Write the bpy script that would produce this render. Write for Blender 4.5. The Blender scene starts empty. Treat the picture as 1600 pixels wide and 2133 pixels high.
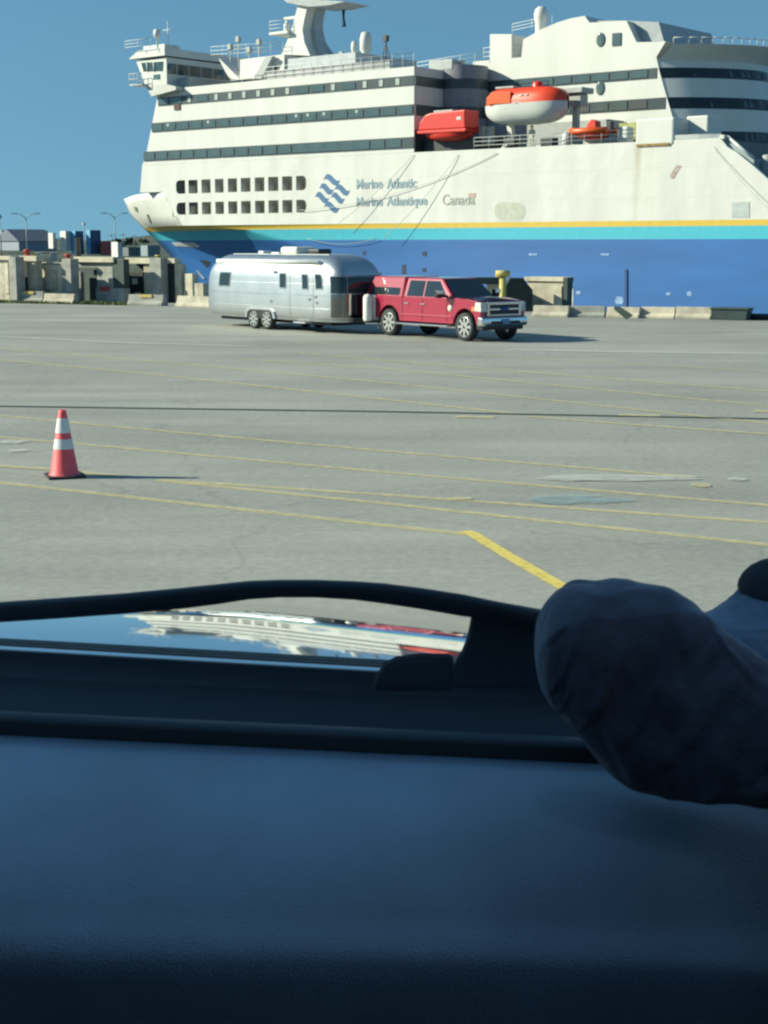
import bpy, bmesh, math, random
from mathutils import Vector, Matrix, noise
random.seed(7)
C = bpy.context.scene.collection
SC = bpy.context.scene
R = math.radians

# ------------------------------------------------------------------ camera, sky, sun, exposure
F, CX, CY, EYE = 3204.0, 800.0, 1066.5, 3.1      # focal length in photo pixels, image centre, eye height
PITCH = R(9.89)
cd = bpy.data.cameras.new('camera'); cam = bpy.data.objects.new('camera', cd); C.objects.link(cam)
cam.location = (0, 0, EYE); cam.rotation_euler = (R(90) - PITCH, 0, 0)
cd.sensor_fit = 'AUTO'; cd.sensor_width = 36; cd.lens = F / 2133 * 36
cd.clip_start = 0.02; cd.clip_end = 20000
cd.dof.use_dof = True; cd.dof.focus_distance = 60; cd.dof.aperture_fstop = 36
SC.camera = cam
SUN_EL = R(26.5); SUN_DIR = Vector((-0.99, 0.06, 0)).normalized() * math.cos(SUN_EL) + Vector((0, 0, math.sin(SUN_EL)))
w = bpy.data.worlds.new('World'); SC.world = w; w.use_nodes = True
nt = w.node_tree; bg = nt.nodes['Background']
sky = nt.nodes.new('ShaderNodeTexSky'); sky.sky_type = 'NISHITA'; sky.sun_disc = False
sky.sun_elevation = SUN_EL; sky.sun_rotation = math.atan2(SUN_DIR.x, SUN_DIR.y)
sky.altitude = 0; sky.air_density = 1.0; sky.dust_density = 0.0; sky.ozone_density = 3.0
# the whole dome is read a little above the true horizon: a clear, dry, deep blue day without the pale haze layer
tcw = nt.nodes.new('ShaderNodeTexCoord'); vm = nt.nodes.new('ShaderNodeVectorMath'); vm.operation = 'MULTIPLY_ADD'
vm.inputs[1].default_value = (1, 1, .5); vm.inputs[2].default_value = (0, 0, .14); nt.links.new(tcw.outputs['Generated'], vm.inputs[0])
nt.links.new(vm.outputs[0], sky.inputs['Vector'])
tint = nt.nodes.new('ShaderNodeMix'); tint.data_type = 'RGBA'; tint.blend_type = 'MULTIPLY'; tint.inputs[0].default_value = 1; tint.inputs[7].default_value = (.70, .95, 1.0, 1)
nt.links.new(sky.outputs[0], tint.inputs[6]); nt.links.new(tint.outputs[2], bg.inputs[0]); bg.inputs[1].default_value = 0.066
sl = bpy.data.lights.new('sun', 'SUN'); so = bpy.data.objects.new('sun', sl); C.objects.link(so)
sl.energy = 4.7; sl.angle = R(0.53); sl.color = (1, .93, .78)
so.rotation_euler = SUN_DIR.to_track_quat('Z', 'Y').to_euler(); so.location = (-60, 0, 60)
SC.view_settings.view_transform = 'Standard'; SC.view_settings.look = 'None'
SC.view_settings.exposure = 0.80; SC.view_settings.gamma = 1; SC.view_settings.use_curve_mapping = False
SC.cycles.filter_width = 2.3
SC.cycles.max_bounces = 10; SC.cycles.transparent_max_bounces = 16

# ------------------------------------------------------------------ from measured directions to points of the place
FW = Vector((0, math.cos(PITCH), -math.sin(PITCH))); UP = Vector((0, math.sin(PITCH), math.cos(PITCH)))
EYEV = Vector((0, 0, EYE))
def ray(px, py): return FW + UP * (-(py - CY) / F) + Vector(((px - CX) / F, 0, 0))
def ground(px, py, z=0.0):
    d = ray(px, py); return EYEV + d * ((z - EYE) / d.z)
def atY(px, py, Y):
    d = ray(px, py); return EYEV + d * (Y / d.y)
SHIP_P0 = Vector((0, 136, 0)); SHIP_A = R(-39.4)
SU = Vector((math.cos(SHIP_A), math.sin(SHIP_A), 0)); SN = Vector((-math.sin(SHIP_A), math.cos(SHIP_A), 0))
def ship(px, py, t=0.0):
    d = ray(px, py); k = (t - SN.dot(EYEV - SHIP_P0)) / SN.dot(d)
    p = EYEV + d * k; return (SU.dot(p - SHIP_P0), p.z)

# ------------------------------------------------------------------ materials
MATS = {}
def mat(name, col, rough=.5, metal=0, var=.12, scale=2.0, bump=0, bscale=40, coat=0, spec=.5, detail=4, stretch=None, ior=1.5):
    if name in MATS: return MATS[name]
    m = bpy.data.materials.new(name); m.use_nodes = True; n = m.node_tree; L = n.links
    b = n.nodes['Principled BSDF']; b.inputs['Roughness'].default_value = rough; b.inputs['Metallic'].default_value = metal
    b.inputs['Coat Weight'].default_value = coat; b.inputs['Coat Roughness'].default_value = .03
    b.inputs['Specular IOR Level'].default_value = spec; b.inputs['IOR'].default_value = ior
    tc = n.nodes.new('ShaderNodeTexCoord'); mp = n.nodes.new('ShaderNodeMapping'); L.new(tc.outputs['Object'], mp.inputs[0])
    if stretch: mp.inputs['Scale'].default_value = stretch
    nz = n.nodes.new('ShaderNodeTexNoise'); nz.inputs['Scale'].default_value = scale; nz.inputs['Detail'].default_value = detail
    L.new(mp.outputs[0], nz.inputs['Vector'])
    cr = n.nodes.new('ShaderNodeValToRGB'); e = cr.color_ramp.elements
    e[0].position = .3; e[1].position = .7
    e[0].color = tuple(max(0, c * (1 - var)) for c in col) + (1,); e[1].color = tuple(min(1, c * (1 + var)) for c in col) + (1,)
    L.new(nz.outputs['Fac'], cr.inputs[0]); L.new(cr.outputs[0], b.inputs['Base Color'])
    if bump:
        n2 = n.nodes.new('ShaderNodeTexNoise'); n2.inputs['Scale'].default_value = bscale; n2.inputs['Detail'].default_value = 3
        L.new(tc.outputs['Object'], n2.inputs['Vector'])
        bp = n.nodes.new('ShaderNodeBump'); bp.inputs['Strength'].default_value = bump; bp.inputs['Distance'].default_value = .02
        L.new(n2.outputs['Fac'], bp.inputs['Height']); L.new(bp.outputs[0], b.inputs['Normal'])
    MATS[name] = m; return m
def worn_paint(name, col, keep=.5, scale=3.0, soft=.18):
    """road paint worn through to the asphalt below"""
    m = bpy.data.materials.new(name); m.use_nodes = True; n = m.node_tree; L = n.links
    b = n.nodes['Principled BSDF']; b.inputs['Base Color'].default_value = col + (1,); b.inputs['Roughness'].default_value = .8
    tr = n.nodes.new('ShaderNodeBsdfTransparent'); mx = n.nodes.new('ShaderNodeMixShader')
    tc = n.nodes.new('ShaderNodeTexCoord'); nz = n.nodes.new('ShaderNodeTexNoise'); nz.inputs['Scale'].default_value = scale
    nz.inputs['Detail'].default_value = 8; nz.inputs['Roughness'].default_value = .7
    L.new(tc.outputs['Object'], nz.inputs['Vector'])
    mr = n.nodes.new('ShaderNodeMapRange'); mr.inputs[1].default_value = 1 - keep - soft; mr.inputs[2].default_value = 1 - keep + soft
    L.new(nz.outputs['Fac'], mr.inputs[0]); L.new(mr.outputs[0], mx.inputs[0]); L.new(tr.outputs[0], mx.inputs[1]); L.new(b.outputs[0], mx.inputs[2])
    L.new(mx.outputs[0], n.nodes['Material Output'].inputs[0]); MATS[name] = m; return m

WHITE = mat('ship_white', (.61, .61, .56), .45, var=.07, scale=.5, stretch=(1, 1, .15))
BAND = mat('window_band_dark', (.045, .065, .068), .35, var=.15, scale=1)
GLASSW = mat('ship_glass', (.09, .13, .13), .12, var=.3, scale=.6, spec=.7)
CURT = mat('ship_window_curtain', (.34, .40, .36), .5, var=.15, scale=2)
MULL = mat('ship_mullion', (.03, .04, .042), .5)
YEL = mat('ship_yellow', (.62, .42, .05), .45, var=.06)
CYAN = mat('ship_cyan', (.055, .42, .52), .45, var=.05)
BLUE = mat('ship_blue', (.022, .125, .36), .5, var=.13, scale=.35, stretch=(.3, 1, 1.6))
DECK = mat('ship_deck', (.16, .18, .17), .8)
GREYP = mat('ship_grey_paint', (.36, .38, .37), .5)
DARK = mat('dark_metal', (.03, .033, .036), .5)
RAIL = mat('rail_paint', (.55, .58, .56), .5)
ORANGE = mat('lifeboat_orange', (.72, .10, .012), .4, var=.06)
RED = mat('lifeboat_red', (.66, .035, .02), .4, var=.06)
GRPW = mat('lifeboat_white', (.62, .63, .58), .35, var=.05)
CONC = mat('concrete', (.45, .41, .32), .9, var=.25, scale=2.5, bump=.3, bscale=12)
CONC2 = mat('concrete_grey_shaded', (.32, .315, .28), .9, var=.25, scale=2.0, bump=.3, bscale=12)  # grey of some barriers; on bay columns it stands for shaded side faces
CONC3 = mat('concrete_pale', (.54, .49, .37), .9, var=.25, scale=1.6, bump=.3, bscale=12)
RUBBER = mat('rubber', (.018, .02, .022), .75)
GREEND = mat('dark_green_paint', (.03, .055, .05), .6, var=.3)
YPAINT = mat('yellow_paint', (.56, .44, .12), .6)
REDP = mat('red_paint', (.45, .05, .04), .6)

# ------------------------------------------------------------------ mesh helpers
class MB:
    def __init__(s): s.v = []; s.f = []; s.m = []; s.sm = []
    def add(s, vs, fs, mi=0, smooth=False):
        o = len(s.v); s.v += [tuple(v) for v in vs]
        for f in fs: s.f.append(tuple(i + o for i in f)); s.m.append(mi); s.sm.append(smooth)
        return s
    def box(s, x0, x1, y0, y1, z0, z1, mi=0):
        if x1 < x0: x0, x1 = x1, x0
        if z1 < z0: z0, z1 = z1, z0
        vs = [(x, y, z) for z in (z0, z1) for y in (y0, y1) for x in (x0, x1)]
        return s.add(vs, [(0, 2, 3, 1), (4, 5, 7, 6), (0, 1, 5, 4), (2, 6, 7, 3), (0, 4, 6, 2), (1, 3, 7, 5)], mi)
    def obox(s, c, half, rz=0, mi=0, rot=None):
        M = rot or Matrix.Rotation(rz, 3, 'Z'); vs = []
        for z in (-1, 1):
            for y in (-1, 1):
                for x in (-1, 1): vs.append(Vector(c) + M @ Vector((x * half[0], y * half[1], z * half[2])))
        return s.add(vs, [(0, 2, 3, 1), (4, 5, 7, 6), (0, 1, 5, 4), (2, 6, 7, 3), (0, 4, 6, 2), (1, 3, 7, 5)], mi)
    def prism(s, poly, y0, y1, mi=0, y1poly=None):
        """polygon in (x,z) pushed from y0 to y1"""
        q = y1poly or poly; n = len(poly)
        vs = [(x, y0, z) for x, z in poly] + [(x, y1, z) for x, z in q]
        return s.add(vs, [tuple(range(n)), tuple(range(2 * n - 1, n - 1, -1))] + [(i, i + n, (i + 1) % n + n, (i + 1) % n) for i in range(n)], mi)
    def tube(s, pts, r, seg=8, mi=0, cap=True):
        pts = [Vector(p) for p in pts]; rs = r if isinstance(r, (list, tuple)) else [r] * len(pts)
        vs = []; fs = []
        for i, p in enumerate(pts):
            d = (pts[min(i + 1, len(pts) - 1)] - pts[max(i - 1, 0)]).normalized()
            a = d.cross(Vector((0, 0, 1)))
            if a.length < 1e-4: a = Vector((1, 0, 0))
            a.normalize(); b = d.cross(a)
            for k in range(seg):
                t = 2 * math.pi * k / seg; vs.append(p + (a * math.cos(t) + b * math.sin(t)) * rs[i])
        for i in range(len(pts) - 1):
            for k in range(seg): fs.append((i * seg + k, i * seg + (k + 1) % seg, (i + 1) * seg + (k + 1) % seg, (i + 1) * seg + k))
        s.add(vs, fs, mi, True)
        if cap:
            s.add(vs[:seg], [tuple(range(seg))], mi); s.add(vs[-seg:], [tuple(range(seg))[::-1]], mi)
        return s
    def lathe(s, prof, c=(0, 0, 0), seg=24, mi=0, axis='Z', smooth=True):
        vs = []; fs = []
        for r, h in prof:
            for k in range(seg):
                t = 2 * math.pi * k / seg; a, b = r * math.cos(t), r * math.sin(t)
                p = (a, b, h) if axis == 'Z' else ((a, h, b) if axis == 'Y' else (h, a, b))
                vs.append((p[0] + c[0], p[1] + c[1], p[2] + c[2]))
        for i in range(len(prof) - 1):
            for k in range(seg): fs.append((i * seg + k, i * seg + (k + 1) % seg, (i + 1) * seg + (k + 1) % seg, (i + 1) * seg + k))
        return s.add(vs, fs, mi, smooth)
    def grid(s, rows, mi=0, smooth=True, close=False):
        n = len(rows[0]); vs = [p for r in rows for p in r]; fs = []
        for i in range(len(rows) - 1):
            for k in range(n if close else n - 1): fs.append((i * n + k, i * n + (k + 1) % n, (i + 1) * n + (k + 1) % n, (i + 1) * n + k))
        return s.add(vs, fs, mi, smooth)
    def build(s, name, mats, parent=None, bevel=0, off=True, sub=0, seg=2):
        me = bpy.data.meshes.new(name); me.from_pydata(s.v, [], s.f); 
        if not isinstance(mats, (list, tuple)): mats = [mats]
        for m in mats: me.materials.append(m)
        me.polygons.foreach_set('material_index', s.m); me.polygons.foreach_set('use_smooth', s.sm)
        bm = bmesh.new(); bm.from_mesh(me); bmesh.ops.remove_doubles(bm, verts=bm.verts, dist=1e-5)
        bmesh.ops.recalc_face_normals(bm, faces=bm.faces)
        if bevel:
            es = [e for e in bm.edges if len(e.link_faces) == 2 and e.calc_face_angle(0) > R(28)]
            bmesh.ops.bevel(bm, geom=es, offset=bevel, segments=seg, affect='EDGES', profile=.5, clamp_overlap=True)
        bm.to_mesh(me); bm.free(); me.update()
        o = bpy.data.objects.new(name, me); C.objects.link(o)
        if parent: o.parent = parent
        if sub:
            md = o.modifiers.new('sub', 'SUBSURF'); md.levels = sub; md.render_levels = sub
        return o
def thing(name, label, cat, loc=(0, 0, 0), rz=0, group=None):
    o = bpy.data.objects.new(name, None); C.objects.link(o); o.location = loc; o.rotation_euler = (0, 0, rz)
    o.empty_display_size = .2; tag(o, label, cat, group); return o
def tag(o, label=None, cat=None, group=None, kind=None):
    if label: o['label'] = label
    if cat: o['category'] = cat
    if group: o['group'] = group
    if kind: o['kind'] = kind
    return o
def rebase(root):
    """children were meshed in place coordinates: move their origin under the (unrotated) root"""
    for ch in root.children:
        if ch.type == 'MESH':
            ch.data.transform(Matrix.Translation(-Vector(root.location)))
            for g in ch.children: g.data.transform(Matrix.Translation(-Vector(root.location)))
def interp(pairs, x):
    pairs = sorted(pairs)
    if x <= pairs[0][0]: return pairs[0][1]
    for (a, b), (c, d) in zip(pairs, pairs[1:]):
        if x <= c: return b + (d - b) * (x - a) / (c - a)
    return pairs[-1][1]

# ------------------------------------------------------------------ ground, water, far shore
def asphalt():
    m = bpy.data.materials.new('asphalt'); m.use_nodes = True; n = m.node_tree; L = n.links; b = n.nodes['Principled BSDF']
    b.inputs['Roughness'].default_value = .85; b.inputs['Specular IOR Level'].default_value = .3
    tc = n.nodes.new('ShaderNodeTexCoord')
    def nz(sc, det, stretch=(1, 1, 1), rot=0):
        mp = n.nodes.new('ShaderNodeMapping'); mp.inputs['Scale'].default_value = stretch; mp.inputs['Rotation'].default_value = (0, 0, rot)
        L.new(tc.outputs['Object'], mp.inputs[0])
        t = n.nodes.new('ShaderNodeTexNoise'); t.inputs['Scale'].default_value = sc; t.inputs['Detail'].default_value = det; t.inputs['Roughness'].default_value = .62
        L.new(mp.outputs[0], t.inputs['Vector']); return t.outputs['Fac']
    big = nz(.12, 5); streak = nz(.5, 5, (.12, 1, 1), R(-24)); fine = nz(9, 7); grit = nz(60, 4)
    def madd(a, k, c):
        q = n.nodes.new('ShaderNodeMath'); q.operation = 'MULTIPLY_ADD'; L.new(a, q.inputs[0]); q.inputs[1].default_value = k
        if isinstance(c, float): q.inputs[2].default_value = c
        else: L.new(c, q.inputs[2])
        return q.outputs[0]
    v = madd(big, .75, -.78); v = madd(streak, .7, v); v = madd(fine, .7, v); v = madd(grit, .5, v)
    cr = n.nodes.new('ShaderNodeValToRGB'); e = cr.color_ramp.elements
    e[0].position = .25; e[0].color = (.20, .207, .185, 1); e[1].position = .85; e[1].color = (.40, .40, .35, 1)
    L.new(v, cr.inputs[0]); L.new(cr.outputs[0], b.inputs['Base Color'])
    vo = n.nodes.new('ShaderNodeTexVoronoi'); vo.feature = 'DISTANCE_TO_EDGE'; vo.inputs['Scale'].default_value = .16
    nv = n.nodes.new('ShaderNodeTexNoise'); nv.inputs['Scale'].default_value = .6; nv.inputs['Detail'].default_value = 5; L.new(tc.outputs['Object'], nv.inputs['Vector'])
    mv = n.nodes.new('ShaderNodeVectorMath'); mv.operation = 'MULTIPLY_ADD'; mv.inputs[1].default_value = (2.2, 2.2, 0); L.new(nv.outputs['Color'], mv.inputs[0]); L.new(tc.outputs['Object'], mv.inputs[2]); L.new(mv.outputs[0], vo.inputs['Vector'])
    ck = n.nodes.new('ShaderNodeMapRange'); ck.inputs[1].default_value = .0; ck.inputs[2].default_value = .006; ck.inputs[3].default_value = .84; ck.inputs[4].default_value = 1; L.new(vo.outputs['Distance'], ck.inputs[0])
    spn = nz(.9, 3); st_ = n.nodes.new('ShaderNodeMapRange'); st_.inputs[1].default_value = .66; st_.inputs[2].default_value = .76; st_.inputs[3].default_value = 1; st_.inputs[4].default_value = .80; L.new(spn, st_.inputs[0])
    kk = n.nodes.new('ShaderNodeMath'); kk.operation = 'MULTIPLY'; L.new(ck.outputs[0], kk.inputs[0]); L.new(st_.outputs[0], kk.inputs[1])
    mm = n.nodes.new('ShaderNodeMix'); mm.data_type = 'RGBA'; mm.blend_type = 'MULTIPLY'; mm.inputs[0].default_value = 1; L.new(cr.outputs[0], mm.inputs[6]); L.new(kk.outputs[0], mm.inputs[7]); L.new(mm.outputs[2], b.inputs['Base Color'])
    bp = n.nodes.new('ShaderNodeBump'); bp.inputs['Strength'].default_value = .5; bp.inputs['Distance'].default_value = .01
    L.new(grit, bp.inputs['Height']); L.new(bp.outputs[0], b.inputs['Normal'])
    return m
QL = ground(-100, 627.5); QR = ground(1500, 662)          # line of the quay edge, just behind the barriers
qd = (QR - QL).normalized(); qn = Vector((-qd.y, qd.x, 0))
QL = QL + qn * 6 - qd * 160; QR = QR + qn * 2.2 + qd * 120
mb = MB()
mb.add([(-300, -80, 0), (300, -80, 0), (QR.x, QR.y, 0), (QL.x, QL.y, 0), (-300, -80, -6), (300, -80, -6), (QR.x, QR.y, -6), (QL.x, QL.y, -6)],
       [(0, 1, 2, 3), (3, 2, 6, 7), (0, 3, 7, 4), (1, 5, 6, 2), (0, 4, 5, 1)])
tag(mb.build('ground', asphalt()), kind='structure')
def water_mat():
    m = mat('water', (.02, .05, .06), .12, var=.2, scale=.2, bump=.35, bscale=.8, spec=.5); return m
mb = MB(); mb.add([(-6000, -500, -2.6), (6000, -500, -2.6), (6000, 9000, -2.6), (-6000, 9000, -2.6)], [(0, 1, 2, 3)])
tag(mb.build('water', water_mat()), kind='structure')
# low far shore on the left
mb = MB(); rows = []
for i in range(50):
    x = -260 + i * 6.4; top = 1.0
    rows.append([(x, 205, -3), (x, 206, .9), (x, 260, 1.1), (x, 330, 1.6 + noise.noise((x * .05, 1, 0)) * .6), (x, 430, 3.2 + 3.0 * noise.noise((x * .03, 3, 0)) + (2.0 if x < 10 else 0)), (x, 700, 2.0), (x, 900, -3)])
mb.grid(rows)
tag(mb.build('far_shore', mat('far_land', (.055, .075, .05), .95, var=.5, scale=.08)), kind='structure')

# ------------------------------------------------------------------ painted lines on the lot
YL = worn_paint('worn_yellow_line', (.60, .53, .28), .53, 4.0, .30)
YB = worn_paint('bright_yellow_line', (.66, .52, .13), .66, 9.0, .14)
WL = worn_paint('worn_white_paint', (.56, .57, .52), .50, 3.5, .32)
BL = worn_paint('worn_blue_paint', (.28, .40, .42), .46, 3.0, .32)
def line(pts, wid, m, z=.004, name='parking_line'):
    wid *= 1.6
    ps = [ground(*p) for p in pts]; mbl = MB(); vs = []
    for i, p in enumerate(ps):
        d = (ps[min(i + 1, len(ps) - 1)] - ps[max(i - 1, 0)]).normalized(); q = Vector((-d.y, d.x, 0)) * wid / 2
        vs += [(p.x + q.x, p.y + q.y, z), (p.x - q.x, p.y - q.y, z)]
    mbl.add(vs, [(2 * i, 2 * i + 1, 2 * i + 3, 2 * i + 2) for i in range(len(ps) - 1)])
    return tag(mbl.build(name, m), kind='structure')
LN = [([(-120, 992), (500, 1061), (978, 1114)], .105), ([(330, 1001), (800, 1049), (1700, 1146)], .10), ([(330, 1000), (800, 1031), (1700, 1096)], .10),
      ([(-100, 902), (185, 927), (800, 984), (1700, 1062)], .10), ([(0, 866), (250, 890), (800, 940), (1450, 995)], .10),
      ([(-50, 745), (300, 778), (800, 832), (1080, 863)], .12), ([(-50, 722), (400, 760), (800, 797), (1700, 893)], .11),
      ([(500, 748), (800, 768), (1700, 856)], .11), ([(600, 733), (1000, 768), (1700, 823)], .11), ([(1100, 868), (1300, 884), (1700, 912)], .11),
      ([(900, 735), (1200, 752), (1700, 780)], .11), ([(-60, 968), (100, 978), (262, 994)], .13)]
YM = worn_paint('mid_yellow_line', (.60, .53, .28), .56, 5.0, .30)
for i, (p, wd) in enumerate(LN): line(p, wd, YM if i < 3 else YL, .004 + .0006 * i)
line([(968, 1108), (985, 1114), (1060, 1160), (1200, 1240), (1420, 1366)], .095, YB, .013)
line([(-60, 846), (800, 858), (1700, 875)], .10, mat('joint_sealant', (.06, .08, .07), .6), .0125, 'sealed_joint')
line([(950, 869), (1030, 871)], .2, YL, .0135, 'paint_patch'); line([(1290, 865), (1375, 867)], .2, YL, .014, 'paint_patch'); line([(1570, 857), (1650, 861)], .25, YL, .0138, 'paint_patch')
line([(-40, 700), (260, 715), (520, 722)], .28, WL, .0142, 'paint_patch'); line([(1060, 729), (1300, 734), (1700, 739)], .34, WL, .0146, 'paint_patch')
def patch(cx, cy, wx, wy, m, z, seed):
    rnd = random.Random(seed); c = ground(cx, cy); q = MB(); n = 26; vs = []
    sx = wx / 2 / F * c.y; sy = abs(ground(cx, cy - wy / 2).y - c.y)
    for k in range(n):
        a = 2 * math.pi * k / n; r = 1 + .35 * noise.noise((math.cos(a) * 1.7 + seed, math.sin(a) * 1.7, 0)) + rnd.uniform(-.1, .1)
        vs.append((c.x + math.cos(a) * sx * r, c.y + math.sin(a) * sy * r, z))
    q.add(vs, [tuple(range(n))]); return tag(q.build('paint_patch', m), kind='structure')
patch(1290, 997, 330, 13, WL, .0152, 1); patch(1205, 1042, 190, 20, BL, .0156, 2); patch(1460, 1012, 50, 9, YL, .016, 3)
patch(1535, 1000, 40, 7, WL, .0164, 4); patch(25, 922, 60, 9, WL, .0168, 5); patch(40, 940, 50, 6, WL, .0172, 6)
patch(1180, 1000, 120, 8, WL, .018, 8); patch(960, 1041, 50, 5, YL, .0184, 9)

# ------------------------------------------------------------------ ferry
ferry = thing('ferry', 'large white passenger ferry with blue hull, yellow stripe and rows of dark window bands', 'ferry', SHIP_P0, SHIP_A)
sxx = lambda px, py=400, t=0: ship(px, py, t)[0]
szz = lambda px, py, t=0: ship(px, py, t)[1]
ZY1, ZY0, ZC0 = szz(800, 465.5), szz(800, 476), szz(800, 499.5)        # yellow top, yellow bottom, cyan bottom
ZD = 10.75                                                            # boat deck edge
TC, BEAM = 13.0, 26.0
stem = [ship(px, py, TC) for px, py in ((252, 400), (262, 424), (270, 444), (283, 460), (300, 476), (345, 520), (385, 575), (415, 615), (436, 650))]
stem_p = [(z, s) for s, z in stem]
mid_p = [(-4, sxx(900)), (1.0, sxx(770)), (ZC0, sxx(600)), (ZY0, sxx(520)), (ZY1, sxx(380)), (7.5, sxx(345)), (9, sxx(335))]
zl = [-4.5, -2.6, -1, .5, 2, ZC0, (ZC0 + ZY0) / 2, ZY0, ZY1, 5.9, 6.6, 7.4, 8.1]
S_END = 62.0
def bow_row(z, side):
    a, b = interp(stem_p, z), interp(mid_p, z); row = []
    for k in range(17):
        q = k / 16; t = TC * (1 - q) ** 1.45
        row.append((a + (b - a) * (q ** .9), t if side == 0 else BEAM - t, z))
    row.append((sxx(1000), 0 if side == 0 else BEAM, z)); row.append((sxx(1300), 0 if side == 0 else BEAM, z)); row.append((S_END, 0 if side == 0 else BEAM, z))
    return row
hull = MB()
def hm(z): return 3 if z < ZC0 - .01 else 2 if z < ZY0 - .01 else 1 if z < ZY1 - .01 else 0
for side in (0, 1):
    rows = [bow_row(z, side) for z in zl]
    for i in range(len(zl) - 1):
        if zl[i] >= ZY1 - .01 and side == 0:
            hull.grid([rows[i][:17], rows[i + 1][:17]], 0)              # white bow only; the flat white side is plated below
        else: hull.grid([rows[i], rows[i + 1]], hm(zl[i]))
# bow deck and stern
top = bow_row(8.1, 0)[:17]; topf = bow_row(8.1, 1)[:17]
hull.grid([top, topf], 0, False)
hull.add([(S_END, 0, -4.5), (S_END, BEAM, -4.5), (S_END, BEAM, 8.1), (S_END, 0, 8.1)], [(0, 1, 2, 3)], 0)
# flat white side with the two rows of mooring-deck openings cut out
sb = interp(mid_p, 8.1)
x_open = [(367, 386), (393, 412), (420, 439), (448, 466), (475, 494), (502, 522), (531, 551), (559, 580), (588, 609), (617, 638)]
zo = [(szz(500, 400), szz(500, 371)), (szz(500, 445), szz(500, 419))]
zcol = sorted({ZY1, zo[1][0], zo[1][1], zo[0][0], zo[0][1], ZD})
so_ = [(sxx(a), sxx(b)) for a, b in x_open]
hull_p = [(ship(1500, 303)[0], ZD), ship(1515, 306), ship(1535, 318), ship(1565, 342), ship(1600, 373), (sxx(1640), 7.6), (S_END, 7.4)]
def holes(s0, s1, z0, z1):
    return any(a - .01 < (s0 + s1) / 2 < b + .01 for a, b in so_) and any(a < (z0 + z1) / 2 < b for a, b in zo)
cols = sorted([sxx(300)] + [v for p in so_ for v in p] + [sxx(862), sxx(1100), hull_p[0][0]])
for i in range(len(cols) - 1):
    for j in range(len(zcol) - 1):
        if holes(cols[i], cols[i + 1], zcol[j], zcol[j + 1]): continue
        s0a = s0b = cols[i]
        if i == 0: s0a, s0b = max(interp(mid_p, zcol[j]), cols[0] - 3), max(interp(mid_p, min(zcol[j + 1], 9)), cols[0] - 3)
        hull.add([(s0a, 0, zcol[j]), (cols[i + 1], 0, zcol[j]), (cols[i + 1], 0, zcol[j + 1]), (s0b, 0, zcol[j + 1])], [(0, 1, 2, 3)], 0)
for (a, za), (b, zb) in zip(hull_p, hull_p[1:]):
    hull.add([(a, 0, ZY1), (b, 0, ZY1), (b, 0, zb), (a, 0, za), (a, .4, za), (b, .4, zb)], [(0, 1, 2, 3), (3, 2, 5, 4)], 0)
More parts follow.
